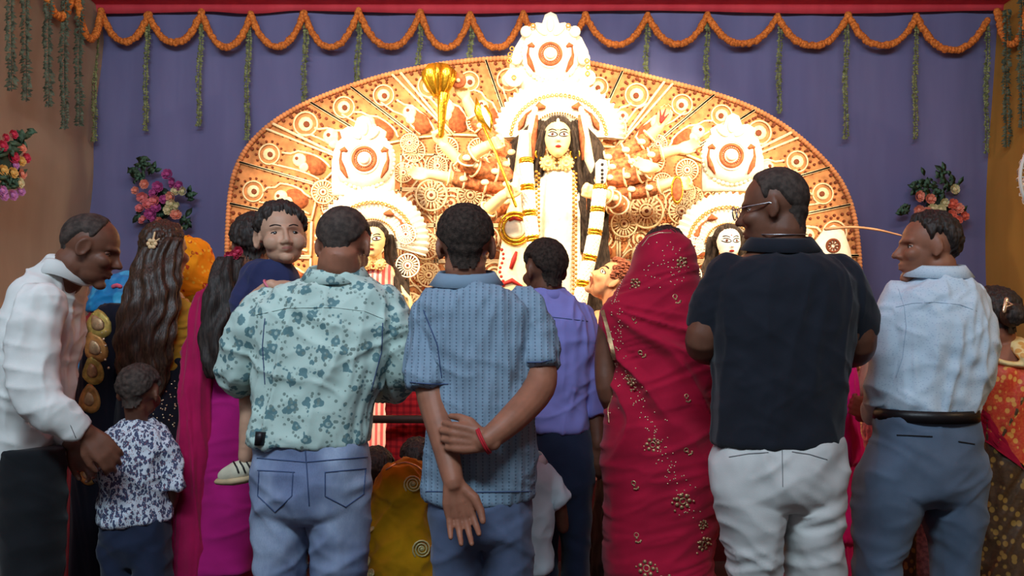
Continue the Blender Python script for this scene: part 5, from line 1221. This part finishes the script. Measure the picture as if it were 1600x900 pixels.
# --- woman in the red sari
Y = 2.75; p = person('woman wearing a crimson sari with gold flower motifs drawn over her head', 1035, Y)
g = G(); M = headM(1040, 406, Y, 8, -6, 0, .98, .02); add_head(g, M, False); neck(g, M, 1038, 460, Y, .05, .03); g.torso([(460, 1010, 1060, .06), (500, 965, 1085, .09), (660, 980, 1090, .09)], Y)
limb(g, [(955, 500, .0, .045), (946, 560, .0, .040), (950, 618, -.01, .036), (975, 650, .12, .03), (1010, 620, .2, .026)], Y); hand(g, P(1010, 620, Y+.2), (.7, .3, .6), (-.3, .5, .6), .9, 20, 1)
rem('body', g, MT['skin_dark'], p, .006, 2)
g = G(); hair_cap(M, .014, 'female', 13, MT['hair'], p)
g = G(); g.torso([(359, 1028, 1046, .03, .0), (364, 1012, 1062, .06), (378, 1000, 1076, .095), (405, 990, 1085, .118), (435, 978, 1091, .125), (460, 960, 1097, .135), (485, 938, 1102, .14), (510, 940, 1108, .15), (560, 958, 1120, .155), (600, 960, 1124, .16), (650, 955, 1122, .165), (700, 951, 1118, .17), (760, 955, 1115, .17), (830, 958, 1112, .165), (900, 955, 1110, .165), (1072, 945, 1118, .18)], Y, 2.2, 60)
def swoop(V, N):   # long folds sweeping from the left shoulder down to the right hip
    c = P(932, 470, Y); dx, dz = V[:, 0]-c.x, V[:, 2]-c.z; r = np.sqrt(dx*dx+dz*dz); a = np.degrees(np.arctan2(dz, dx))
    q = np.stack([a/11+vnoise(np.stack([dx*5, V[:, 1]*3, dz*5], -1), 3)*1.4, r*1.5, V[:, 1]*2], -1); n_ = vnoise(q, 5); k = np.clip((c.z+.02-V[:, 2])/.2, 0, 1)*np.clip(r/.1, 0, 1)
    return k*.026*((1-np.abs(2*n_-1))**1.8*1.8-.6)
o, bv = rem('sari', g, m_crim, p, .007, 3, mixd(swoop, folds(.005, .22, .045, 18, 14)))
def motif(px, py, r_, kind=0):
    fr = onsurf(bv, px, py, None, Y, .001, rot=random.uniform(-.5, .5))
    if fr is None: return
    g = G(); h, n, x, y = fr
    def rg(cx, cy, R_, w_):
        k = 14; q = [[h+x*(cx+R_*math.cos(2*math.pi*i/k)*(1+s_*w_))+y*(cy+R_*math.sin(2*math.pi*i/k)*(1+s_*w_))+n*hh for s_, hh in ((-1, -.003), (0, .003), (1, -.003))] for i in range(k)]; g.grid(q, False, True, False)
    if kind == 0:
        rg(-r_*.25, r_*.45, r_*.42, .35)
        for a in (-60, -20, 20, 60, 180): applique(g, fr, circ(r_*.22, 7, r_*.15+math.cos(R(a-60))*r_*.55, -r_*.45+math.sin(R(a-60))*r_*.4), .002)
    else:
        rg(0, 0, r_*.35, .3)
        for k in range(7): a = 2*math.pi*k/7; applique(g, fr, circ(r_*.24, 7, math.cos(a)*r_*.75, math.sin(a)*r_*.75), .002)
        for k in range(6): a = random.uniform(0, 6.28); applique(g, fr, circ(r_*.13, 6, math.cos(a)*r_*1.25, -r_*.3+math.sin(a)*r_*1.2), .002)
    obj('gold_flower_motif', g, MT['gold'], o)
for m_ in [(1057, 467, .022, 0), (991, 500, .016, 0), (1003, 553, .018, 0), (1074, 622, .018, 0), (1075, 705, .020, 0), (992, 758, .020, 0), (996, 840, .022, 0), (1065, 410, .026, 1), (993, 443, .024, 1), (985, 594, .028, 1), (1020, 695, .032, 1), (1067, 783, .036, 1), (1100, 850, .034, 1), (1010, 888, .036, 1), (1040, 905, .028, 1), (1098, 820, .022, 1)]: motif(m_[0], m_[1], m_[2]*.82, m_[3])
g = G(); sq = G()
def sequin(px, py, r_=.0026):
    h, n = hit(bv, px, py, .001)
    if h: sq.ell(h, (r_, r_*.7, r_), None, 4)
for k in range(46): sequin(1015+random.uniform(-10, 55), 378+random.uniform(0, 75))
for k in range(120):
    t_ = random.random(); sequin(965+t_*120+random.gauss(0, 9), 560+t_*250+random.gauss(0, 8))
for k in range(60): t_ = random.random(); sequin(965-t_*4+random.gauss(0, 6), 470+t_*180)
for k in range(30): t_ = k/29; sequin(1005-45*t_**.8, 372+100*t_)
obj('sequins', sq, MT['sequin'], o, kind='stuff')
patch('gold_border', bv, [(940, 486), (946, 484), (964, 562), (958, 562)], 14, 3, .006, MT['gold'], o)
seam('veil_edge', bv, [(1004, 384), (1014, 370), (1030, 364), (1048, 364)], .0022, MT['sequin'], o)
seam('veil_edge', bv, [(957, 620), (950, 640), (952, 660)], .003, MT['gold'], o)

# --- woman in magenta with the long plait
Y = 2.95; p = person('woman in a magenta dress with a long black plait tied by a red flower', 355, Y)
g = G(); M = headM(398, 384, Y, 15, -6, 0, .98); add_head(g, M); neck(g, M, 395, 440, Y, .046, .0); g.torso([(440, 375, 420, .06), (480, 335, 440, .08), (640, 330, 420, .08)], Y)
limb(g, [(330, 490, 0, .04), (322, 560, .05, .038), (340, 610, .15, .034)], Y); limb(g, [(440, 490, 0, .04), (450, 560, .1, .038), (430, 600, .2, .03)], Y); rem('body', g, MT['skin_mid'], p, .006, 2); hr = hair_cap(M, .020, 'female', 15, MT['hair'], p, .003, 80)
g = G(); g.torso([(434, 378, 420, .05), (446, 352, 440, .08), (466, 324, 452, .10), (520, 312, 456, .115), (580, 312, 440, .12), (640, 306, 430, .125), (720, 300, 424, .14), (800, 296, 418, .15), (882, 292, 412, .155)], Y); limb(g, [(338, 470, 0, .05), (322, 520, .02, .05), (318, 570, .05, .045)], Y)
rem('dress', g, m_pink, p, .007, 3, mixd(folds(.004, .10, .5, 0, 16), folds(.003, .2, .06, 10, 17)))
g = G(); g.torso([(850, 305, 350, .07), (1030, 312, 345, .06)], Y); g.torso([(850, 355, 402, .07), (1030, 360, 395, .06)], Y); rem('leggings', g, m_pink2, p, .008, 2)
g = G(); g.torso([(446, 330, 372, .05, -.07), (470, 308, 356, .05, -.09), (520, 296, 338, .05, -.10), (600, 287, 330, .05, -.11), (700, 278, 324, .05, -.12), (800, 272, 320, .05, -.12), (900, 268, 318, .05, -.12), (1020, 264, 318, .05, -.12)], Y, 2.2, 40)
rem('shoulder_veil', g, m_pink2, p, .006, 2, mixd(folds(.011, .045, .9, 2, 18, 1.8), folds(.004, .03, .6, -3, 19)))
hp = hair_fall('plait', [(402, 345, 378, .04, -.12), (430, 330, 374, .05, -.15), (470, 320, 366, .05, -.17), (520, 314, 364, .05, -.19), (570, 318, 360, .045, -.19), (598, 330, 352, .02, -.18)], Y, MT['hair'], p, 5, .02, 60)
fr_ = thing('hair_flower', '', 'x', P(368, 398, Y)); del fr_['label']; del fr_['category']; fr_.parent = p; fr_.location -= wl(p)
for (dx, dy_, m_) in ((0, 0, 'r'), (-9, 3, 'r'), (5, -5, 'r'), (2, 17, 'c'), (-4, 22, 'c'), (4, 26, 'c')):
    q = bpy.data.objects.new('blossom', rose_me[m_]); COL.objects.link(q); q.parent = fr_; q.location = P(368+dx, 398+dy_, Y-.14)-wl(fr_); s_ = .020 if m_ == 'r' else .013; q.scale = (s_, s_, s_)

# --- woman with loose long hair
Y = 3.2; p = person('woman with long loose brown hair over a gold blouse and a black sari', 245, Y)
g = G(); M = headM(259, 392, Y, -28, -2, 0, .98); add_head(g, M); neck(g, M, 257, 450, Y, .046, .0); g.torso([(455, 240, 280, .06), (490, 212, 298, .085), (600, 215, 292, .09)], Y); limb(g, [(294, 500, 0, .04), (300, 560, .03, .038), (296, 610, .15, .03)], Y); limb(g, [(205, 500, 0, .04), (190, 560, .03, .038), (200, 610, .15, .03)], Y)
rem('body', g, MT['skin_mid'], p, .006, 2, post=dents(M)); hair_cap(M, .018, 'female', 20, MT['hair_brown'], p, .003, 80)
hair_fall('long_hair', [(372, 226, 284, .05, -.045), (400, 216, 282, .06, -.06), (440, 203, 279, .07, -.09), (480, 190, 277, .07, -.11), (530, 182, 270, .07, -.13), (580, 186, 262, .06, -.13), (625, 195, 250, .04, -.12), (640, 205, 240, .02, -.12)], Y, MT['hair_brown'], p, 11, .018, 96)
g = G(); g.torso([(464, 236, 282, .06), (478, 215, 298, .085), (510, 202, 306, .10), (560, 206, 300, .105), (580, 208, 297, .105)], Y); limb(g, [(292, 490, 0, .045), (302, 530, .02, .043), (303, 560, .03, .042)], Y); rem('blouse', g, m_blouse, p, .006, 2, folds(.007, .14, .035, 15, 22))
g = G(); g.torso([(560, 200, 300, .11), (620, 190, 296, .12), (700, 180, 292, .13), (990, 165, 296, .16)], Y); sx, bvx = rem('sari_skirt', g, m_blacksari, p, .009, 2, folds(.008, .09, .5, 5, 23))
sq = G()
for k in range(60):
    h, n = hit(bvx, random.uniform(238, 290), random.uniform(590, 690), .001)
    if h: sq.ell(h, (.0035, .003, .0035), None, 4)
obj('sequins', sq, MT['sequin'], sx, kind='stuff')
g = G(); g.torso([(476, 166, 200, .05, -.02), (492, 146, 205, .07, -.02), (540, 132, 205, .08, -.02), (600, 126, 200, .08, -.02), (700, 122, 190, .09, -.02), (800, 118, 188, .09, -.02), (985, 112, 188, .10, -.02)], Y); so, bvs = rem('sari_end', g, m_blacksari, p, .007, 2, folds(.005, .06, .5, 8, 24))
def conform(g, bvh, poly, off):
    n_ = len(poly); c = np.mean(poly, 0); V = []
    for k, e in ((1.03, -.004), (1, off), (.72, off*1.4), (.4, off*1.5), (.02, off*1.5)):
        for p_ in poly:
            h = None; q = np.array(p_)
            for t_ in (0, .1, .2, .3, .45, .6): 
                qq = c+(q-c)*k*(1-t_); h, _ = hit(bvh, qq[0], qq[1], e)
                if h is not None: break
            V.append(tuple(h) if h is not None else None)
    if any(v is None for v in V): return
    g.add(V, [(r_*n_+i, r_*n_+(i+1) % n_, (r_+1)*n_+(i+1) % n_, (r_+1)*n_+i) for r_ in range(4) for i in range(n_)])
def leafm(px, py, L, rot, col):
    pl = paisley(L*375, 22); ca, sa = math.cos(R(rot)), math.sin(R(rot)); W_ = lambda k: [(px+(x*ca-y*sa)*k, py-(x*sa+y*ca)*k) for x, y in pl]
    g = G(); conform(g, bvs, W_(1), .003)
    if not g.v: return
    a = obj('gold_paisley', g, col, so); g = G(); conform(g, bvs, W_(.5), .006)
    if g.v: obj('paisley_centre', g, MT['gold'], a)
gp = [mat('matt_gold_print', C(206, 176, 92), .45, .2, 40, metal=.4), mat('copper_print', C(196, 138, 76), .45, .2, 40, metal=.4)]
for (x, y, L, r_, k) in [(149, 506, .135, -48, 0), (145, 544, .13, -42, 1), (141, 580, .12, -30, 0), (136, 624, .12, -25, 1), (134, 740, .10, -20, 1), (136, 682, .10, -25, 0)]: leafm(x+3, y, L, -r_, gp[k])
g = G()
for (x, y) in [(163, 508), (166, 497), (165, 518), (162, 530), (165, 540), (158, 551), (165, 562), (160, 520), (170, 575)]:
    h, n = hit(bvs, x, y, .001)
    if h: g.ell(h, (.006, .004, .006), None, 5)
obj('pearl_studs', g, MT['sequin'], so, kind='stuff')
hc = G(); q = P(238, 381, Y-.115)
for k in range(6): a = R(60*k); hc.ell(q+Vector((math.cos(a)*.014, -.004, math.sin(a)*.014)), (.009, .006, .009), None, 6)
hc.tube([q, q+Vector((.01, 0, .045))], [.005, .004], 6); hc.tube([q, q+Vector((.028, 0, .02))], [.004, .003], 6); obj('flower_hair_clip', hc, mat('pearl_gold', C(236, 200, 150), .3, 0, bst=0), p)

# --- veiled women further back
Y = 3.7; p = person('woman with a bright blue veil standing behind the long haired woman', 190, Y)
g = G(); M = headM(195, 462, Y, 0, -20, 0, .98); add_head(g, M, False); neck(g, M, 190, 510, Y, .046); g.torso([(515, 165, 215, .08), (640, 160, 220, .08)], Y); rem('body', g, MT['skin_mid'], p, .009, 2)
g = G(); g.torso([(426, 192, 206, .04, .0), (434, 172, 222, .08), (450, 154, 234, .105), (470, 143, 240, .115), (486, 141, 242, .12)], Y); v_, bvv = rem('veil', g, m_veilb, p, .007, 2, folds(.008, .10, .05, 40, 25))
g = G(); g.torso([(484, 150, 238, .09), (520, 126, 240, .11), (560, 120, 240, .12), (620, 117, 238, .12), (760, 104, 236, .14), (924, 96, 236, .16)], Y); rem('dress', g, m_red, p, .010, 2, folds(.012, .08, .6, 3, 26))
g = G(); g.torso([(520, 124, 142, .04, -.09), (560, 119, 136, .04, -.1), (602, 120, 132, .03, -.1)], Y); obj('veil_end', g, m_veilb, p)
seam('pink_print', bvv, [(178, 448), (184, 446), (188, 448)], .010, MT.setdefault('pk', mat('pink_print', C(226, 96, 120), .7, 0, bst=0)), v_)
Y = 3.62; p = person('woman with an orange printed veil standing right of the long haired woman', 300, Y)
g = G(); M = headM(300, 415, Y, -25, -8, 0, .98); add_head(g, M, False); neck(g, M, 300, 470, Y, .046); g.torso([(462, 276, 325, .09), (640, 270, 330, .09)], Y); rem('body', g, MT['skin_light'], p, .009, 2)
g = G(); g.torso([(371, 292, 304, .04, .0), (378, 278, 318, .08), (395, 268, 327, .105), (425, 262, 332, .115), (450, 262, 333, .12), (464, 268, 326, .12)], Y); rem('veil', g, m_veilo, p, .007, 2, folds(.007, .06, .12, 60, 27))
g = G(); g.torso([(458, 274, 330, .09), (480, 256, 345, .11), (600, 250, 345, .12), (760, 246, 350, .14), (915, 240, 356, .16)], Y); rem('dress', g, m_yellow, p, .010, 2, folds(.012, .08, .6, 3, 28))

# --- boy
Y = 2.70; p = person('small boy in a blue leaf print shirt seen from behind', 213, Y)
g = G(); M = headM(217, 614, Y, 0, -10, 0, .84); add_head(g, M, young=1); neck(g, M, 213, 668, Y, .036); g.torso([(668, 190, 238, .05), (780, 180, 246, .06)], Y)
limb(g, [(252, 692, 0, .028), (266, 735, 0, .026), (270, 775, .03, .022), (262, 800, .08, .018)], Y); limb(g, [(172, 692, 0, .028), (164, 735, .02, .026), (168, 775, .08, .022)], Y); rem('body', g, MT['skin_dark'], p, .006, 2); hair_cap(M, .012, 'male', 30, MT['crop'], p, .002, 90)
g = G(); g.torso([(660, 192, 236, .05), (670, 178, 250, .07), (690, 168, 260, .085), (730, 164, 263, .09), (780, 163, 262, .09), (812, 162, 264, .092)], Y); limb(g, [(250, 688, 0, .036), (265, 725, 0, .038), (271, 764, -.0, .038)], Y, rnd=False); limb(g, [(174, 688, 0, .036), (168, 720, .02, .038), (166, 750, .03, .036)], Y, rnd=False)
o, bv = shirt(g, m_boyp, p, .0055, 2, 81, .008); band('collar', 214, 664, Y, .056, .052, .024, m_boyp, o, .006, 8, 1.26)
g = G(); g.torso([(805, 164, 262, .085), (850, 163, 263, .09), (880, 175, 250, .07)], Y); g.torso([(850, 163, 214, .08), (1046, 175, 210, .06)], Y); g.torso([(850, 212, 264, .08), (1046, 220, 256, .06)], Y); trousers(g, m_navy, p, 82); footwear(p, [(192, 0), (238, 0)], Y, m_shoe, .75)

# --- woman with the hair bun at the right edge
Y = 2.95; p = person('woman with a hair bun in a red and gold brocade sari at the right edge', 1570, Y)
g = G(); M = headM(1552, 498, Y, 18, -8, 0, .98); add_head(g, M); neck(g, M, 1566, 548, Y, .048, .0); g.torso([(538, 1545, 1598, .08), (560, 1520, 1625, .10), (600, 1515, 1640, .10), (700, 1530, 1630, .1)], Y); limb(g, [(1640, 570, 0, .045), (1660, 640, .02, .04), (1640, 700, .12, .032)], Y); limb(g, [(1522, 575, 0, .045), (1512, 640, .03, .04), (1530, 690, .14, .032)], Y)
rem('body', g, MT['skin_mid'], p, .006, 2); hair_cap(M, .016, 'female', 33, MT['hair'], p, .003, 80)
g = G(); c = P(1581, 492, Y-.115); g.ell(c, (.040, .042, .046), None, 12)
for k in range(9): a = 2*math.pi*k/9; g.tube([c+Vector((.03*math.cos(a), -.02, .034*math.sin(a))), c+Vector((.012*math.cos(a+1), -.04, .012*math.sin(a+1))), c+Vector((.032*math.cos(a+2), -.026, .034*math.sin(a+2)))], .010, 8)
rem('hair_bun', g, MT['hair'], p, .005, 2); g = G(); g.tube([P(1569, 486, Y-.15), P(1573, 468, Y-.14)], [.007, .009], 8, .5); g.tube([P(1574, 472, Y-.16), P(1582, 476, Y-.17), P(1574, 479, Y-.17)], .004, 6); obj('hair_clip', g, MT['sequin'], p)
g = G(); g.torso([(556, 1524, 1560, .08, .04), (575, 1512, 1630, .115), (620, 1508, 1645, .125), (700, 1512, 1648, .135), (800, 1515, 1655, .15), (1028, 1512, 1665, .17)], Y); so, bvs = rem('sari', g, m_brocb, p, .008, 2, mixd(folds(.012, .08, .5, -25, 34), folds(.005, .04, .3, -25, 35)))
patch('brocade_fall', bvs, [(1530, 566), (1640, 566), (1640, 770), (1512, 640)], 24, 16, .006, m_broc, so); patch('red_border', bvs, [(1514, 612), (1540, 640), (1600, 735), (1514, 668)], 14, 8, .009, m_crim, so)
g = G(); g.tube([P(1592, 538, Y-.06), P(1604, 556, Y-.11), P(1622, 580, Y-.12)], [.045, .05, .05], 12, .4); g.tube([P(1535, 556, Y-.09), P(1570, 568, Y-.11), P(1610, 572, Y-.12)], .024, 10, .5); rem('blouse_edge', g, brocade('pale_gold_brocade', C(238, 214, 150), C(220, 160, 80), C(240, 226, 180), 30), p, .006, 2)

# --- partly hidden people
Y = 3.05; p = person('woman in a hot pink ruffled dress behind the man in the black shirt', 1285, Y)
g = G(); M = headM(1268, 478, Y, 10, 0, 0, .95); add_head(g, M, False); neck(g, M, 1270, 530, Y, .046); g.torso([(535, 1235, 1305, .08), (640, 1240, 1305, .09)], Y)
limb(g, [(1308, 560, 0, .04), (1332, 610, .0, .038), (1352, 600, -.05, .034), (1358, 560, -.06, .028), (1359, 530, -.06, .026)], Y); hand(g, P(1359, 530, Y-.06), (0, 0, 1), (.5, .8, 0), .9, 35, 1); rem('body', g, MT['skin_light'], p, .0065, 2); hair_cap(M, .015, 'female', 36, MT['hair'], p)
g = G(); g.torso([(530, 1245, 1290, .06), (550, 1225, 1318, .1), (600, 1225, 1334, .11), (660, 1222, 1334, .12), (714, 1215, 1341, .14), (718, 1225, 1330, .12), (780, 1222, 1334, .12), (832, 1212, 1342, .15), (838, 1225, 1326, .12), (1018, 1215, 1332, .13)], Y, sub=5); rem('dress', g, m_hot, p, .007, 1, folds(.008, .05, .4, 4, 37))
Y = 3.35; p = person('girl in a pink lace dress glimpsed between the legs of the man in slate trousers', 1435, Y)
g = G(); M = headM(1450, 610, Y, 0, 0, 0, .9); add_head(g, M, False, 1); neck(g, M, 1448, 660, Y, .036); g.torso([(660, 1415, 1480, .07), (800, 1420, 1475, .07)], Y); rem('body', g, MT['skin_mid'], p, .009, 2); hair_cap(M, .014, 'female', 38, MT['hair'], p)
g = G(); g.torso([(652, 1425, 1470, .06), (670, 1400, 1490, .09), (760, 1405, 1485, .1), (860, 1395, 1480, .12), (972, 1385, 1490, .15)], Y); rem('dress', g, m_place, p, .008, 2, folds(.008, .05, .3, 10, 39))
g = G(); g.torso([(632, 1364, 1374, .03), (660, 1352, 1372, .04), (700, 1352, 1366, .03), (742, 1351, 1356, .02)], Y); rem('lace_frill', g, m_place, p, .005, 1, folds(.006, .02, .2, 10, 40))
g = G(); g.torso([(790, 1404, 1428, .05, -.12), (860, 1398, 1428, .05, -.14), (972, 1395, 1430, .05, -.16)], Y); obj('dark_scarf', g, m_brocb, p)
Y = 2.95; p = person('seated woman under a mustard yellow veil with round silver motifs', 630, Y)
g = G(); M = headM(634, 765, Y, 0, -20, 0, .98); add_head(g, M, False); neck(g, M, 634, 820, Y, .046); g.torso([(820, 600, 670, .09), (1000, 590, 680, .14)], Y); rem('body', g, MT['skin_mid'], p, .009, 2)
g = G(); g.torso([(722, 626, 644, .04), (728, 608, 660, .08), (750, 592, 672, .115), (785, 578, 684, .13), (830, 570, 696, .18), (900, 560, 704, .26), (1036, 535, 722, .36)], Y); o, bv = rem('sari', g, m_yellow, p, .008, 2, mixd(folds(.009, .10, .2, -30, 41), folds(.006, .05, .12, 40, 42)))
for (x, y, r_) in [(645, 757, .034), (659, 858, .034), (578, 830, .022), (575, 880, .024), (580, 898, .020)]:
    fr = onsurf(bv, x, y, None, Y)
    if fr is None: continue
    h, n, xx, yy = fr; g = G(); q = []
    for i in range(34): a = i*.5; rr = r_*(.2+.8*i/33); q.append(h+xx*math.cos(a)*rr+yy*math.sin(a)*rr+n*.002)
    g.tube(q, .0035, 5); g.ell(h, (.008, .006, .008), None, 6); obj('silver_spiral_motif', g, mat('silver_thread', C(214, 206, 150), .4, 0, bst=0, metal=.3), o)
seam('veil_edge', bv, [(604, 734), (618, 726), (634, 723), (650, 728), (664, 740)], .004, MT['sequin'], o)
Y = 2.75; p = person('child in a white shirt between the polo shirt man and the navy trousers', 825, Y)
g = G(); M = headM(803, 674, Y, 0, -6, 0, .92); add_head(g, M, True, 1, .92); neck(g, M, 815, 722, Y, .036); g.torso([(725, 800, 842, .06), (880, 800, 850, .07)], Y); limb(g, [(850, 742, 0, .03), (872, 785, 0, .028), (880, 825, .05, .022)], Y); rem('body', g, MT['skin_dark'], p, .007, 2); hair_cap(M, .010, 'male', 43, MT['crop'], p)
g = G(); g.torso([(712, 806, 838, .05), (724, 790, 852, .075), (750, 782, 862, .09), (820, 788, 861, .095), (886, 790, 862, .095)], Y); limb(g, [(845, 738, 0, .040), (862, 765, 0, .042), (876, 786, .0, .042)], Y, rnd=False); o, _ = shirt(g, cloth('pale_blue_white_cotton', C(206, 220, 226), .05), p, .006, 2, 85, .008); band('collar', 822, 716, Y, .056, .052, .024, m_whites, o, .006, 8, 1.26)
g = G(); g.torso([(880, 796, 826, .07), (1064, 800, 824, .06)], Y); g.torso([(880, 828, 858, .07), (1064, 832, 856, .06)], Y); trousers(g, m_bluegrey, p, 86)
Y = 4.08; p = person('person in a red checked shirt before the rail beside the pink striped statue robe', 640, Y)
g = G(); M = headM(626, 566, Y, 30, 0, 0, .95); add_head(g, M, False); neck(g, M, 630, 612, Y, .046); g.torso([(612, 612, 655, .08), (720, 612, 660, .09)], Y); rem('body', g, MT['skin_dark'], p, .009, 2); hair_cap(M, .012, 'male', 44, MT['hair'], p)
g = G(); g.torso([(600, 616, 645, .05), (612, 608, 664, .08), (650, 607, 674, .1), (690, 606, 677, .11), (730, 602, 680, .11)], Y); shirt(g, m_check, p, .007, 2, 87, .009)
g = G(); g.torso([(720, 604, 640, .1), (925, 606, 636, .08)], Y); g.torso([(720, 642, 680, .1), (925, 644, 676, .08)], Y); trousers(g, m_darktr, p, 88)
for (x, y, Yh, lab, cl) in ((652, 722, 3.5, 'seated dark haired child behind the yellow veil, right of the jeans', m_darktr), (588, 736, 3.5, 'seated dark haired child with a pink check top showing beside the jeans', m_check)):
    p = person(lab, x, Yh); g = G(); M = headM(x, y, Yh, 0, 0, 0, .92); add_head(g, M, False, 1); neck(g, M, x, y+50, Yh, .036); g.torso([(y+45, x-22, x+22, .07), (y+150, x-26, x+26, .1)], Yh); rem('body', g, MT['skin_dark'], p, .009, 2); hair_cap(M, .014, 'male', 45, MT['hair'], p)
    g = G(); g.torso([(y+32, x-20, x+20, .06), (y+48, x-32, x+32, .09), (y+110, x-34, x+34, .12), (floory(Yh)-3, x-44, x+44, .2)], Yh); shirt(g, cl, p, .009, 2, 89, .008, name='clothes')
Y = 3.15; p = person('girl in a crimson pleated skirt behind the white shirted man at the left edge', -40, Y)
g = G(); M = headM(-42, 566, Y, 0, 0, 0, .92); add_head(g, M, False, 1); neck(g, M, -42, 612, Y, .036); g.torso([(615, -66, -18, .08), (740, -62, -20, .08)], Y); rem('body', g, MT['skin_mid'], p, .009, 2); hair_cap(M, .012, 'female', 46, MT['hair'], p)
g = G(); g.torso([(604, -60, -24, .06), (620, -76, -8, .09), (700, -76, -6, .1), (740, -84, 3, .12), (900, -98, 13, .18), (1000, -104, 18, .2)], Y); rem('pleated_dress', g, m_crim, p, .008, 1, folds(.006, .5, .018, 4, 47))
Y = 3.45; p = person('person in a dark sari between the navy trousers and the crimson sari', 945, Y)
g = G(); M = headM(985, 560, Y, 0, 0, 0, .92); add_head(g, M, False, 1); neck(g, M, 985, 606, Y, .036); g.torso([(608, 965, 1005, .07), (760, 960, 1010, .08)], Y); rem('body', g, MT['skin_dark'], p, .009, 2); hair_cap(M, .012, 'female', 48, MT['hair'], p)
g = G(); g.torso([(602, 970, 1000, .06), (616, 955, 1015, .09), (700, 945, 1015, .1), (800, 930, 1020, .14), (930, 915, 1030, .2)], Y); rem('sari', g, mat('brown_black_silk', C(46, 34, 34), .7, .3, 14), p, .009, 2, folds(.01, .08, .3, 10, 49))
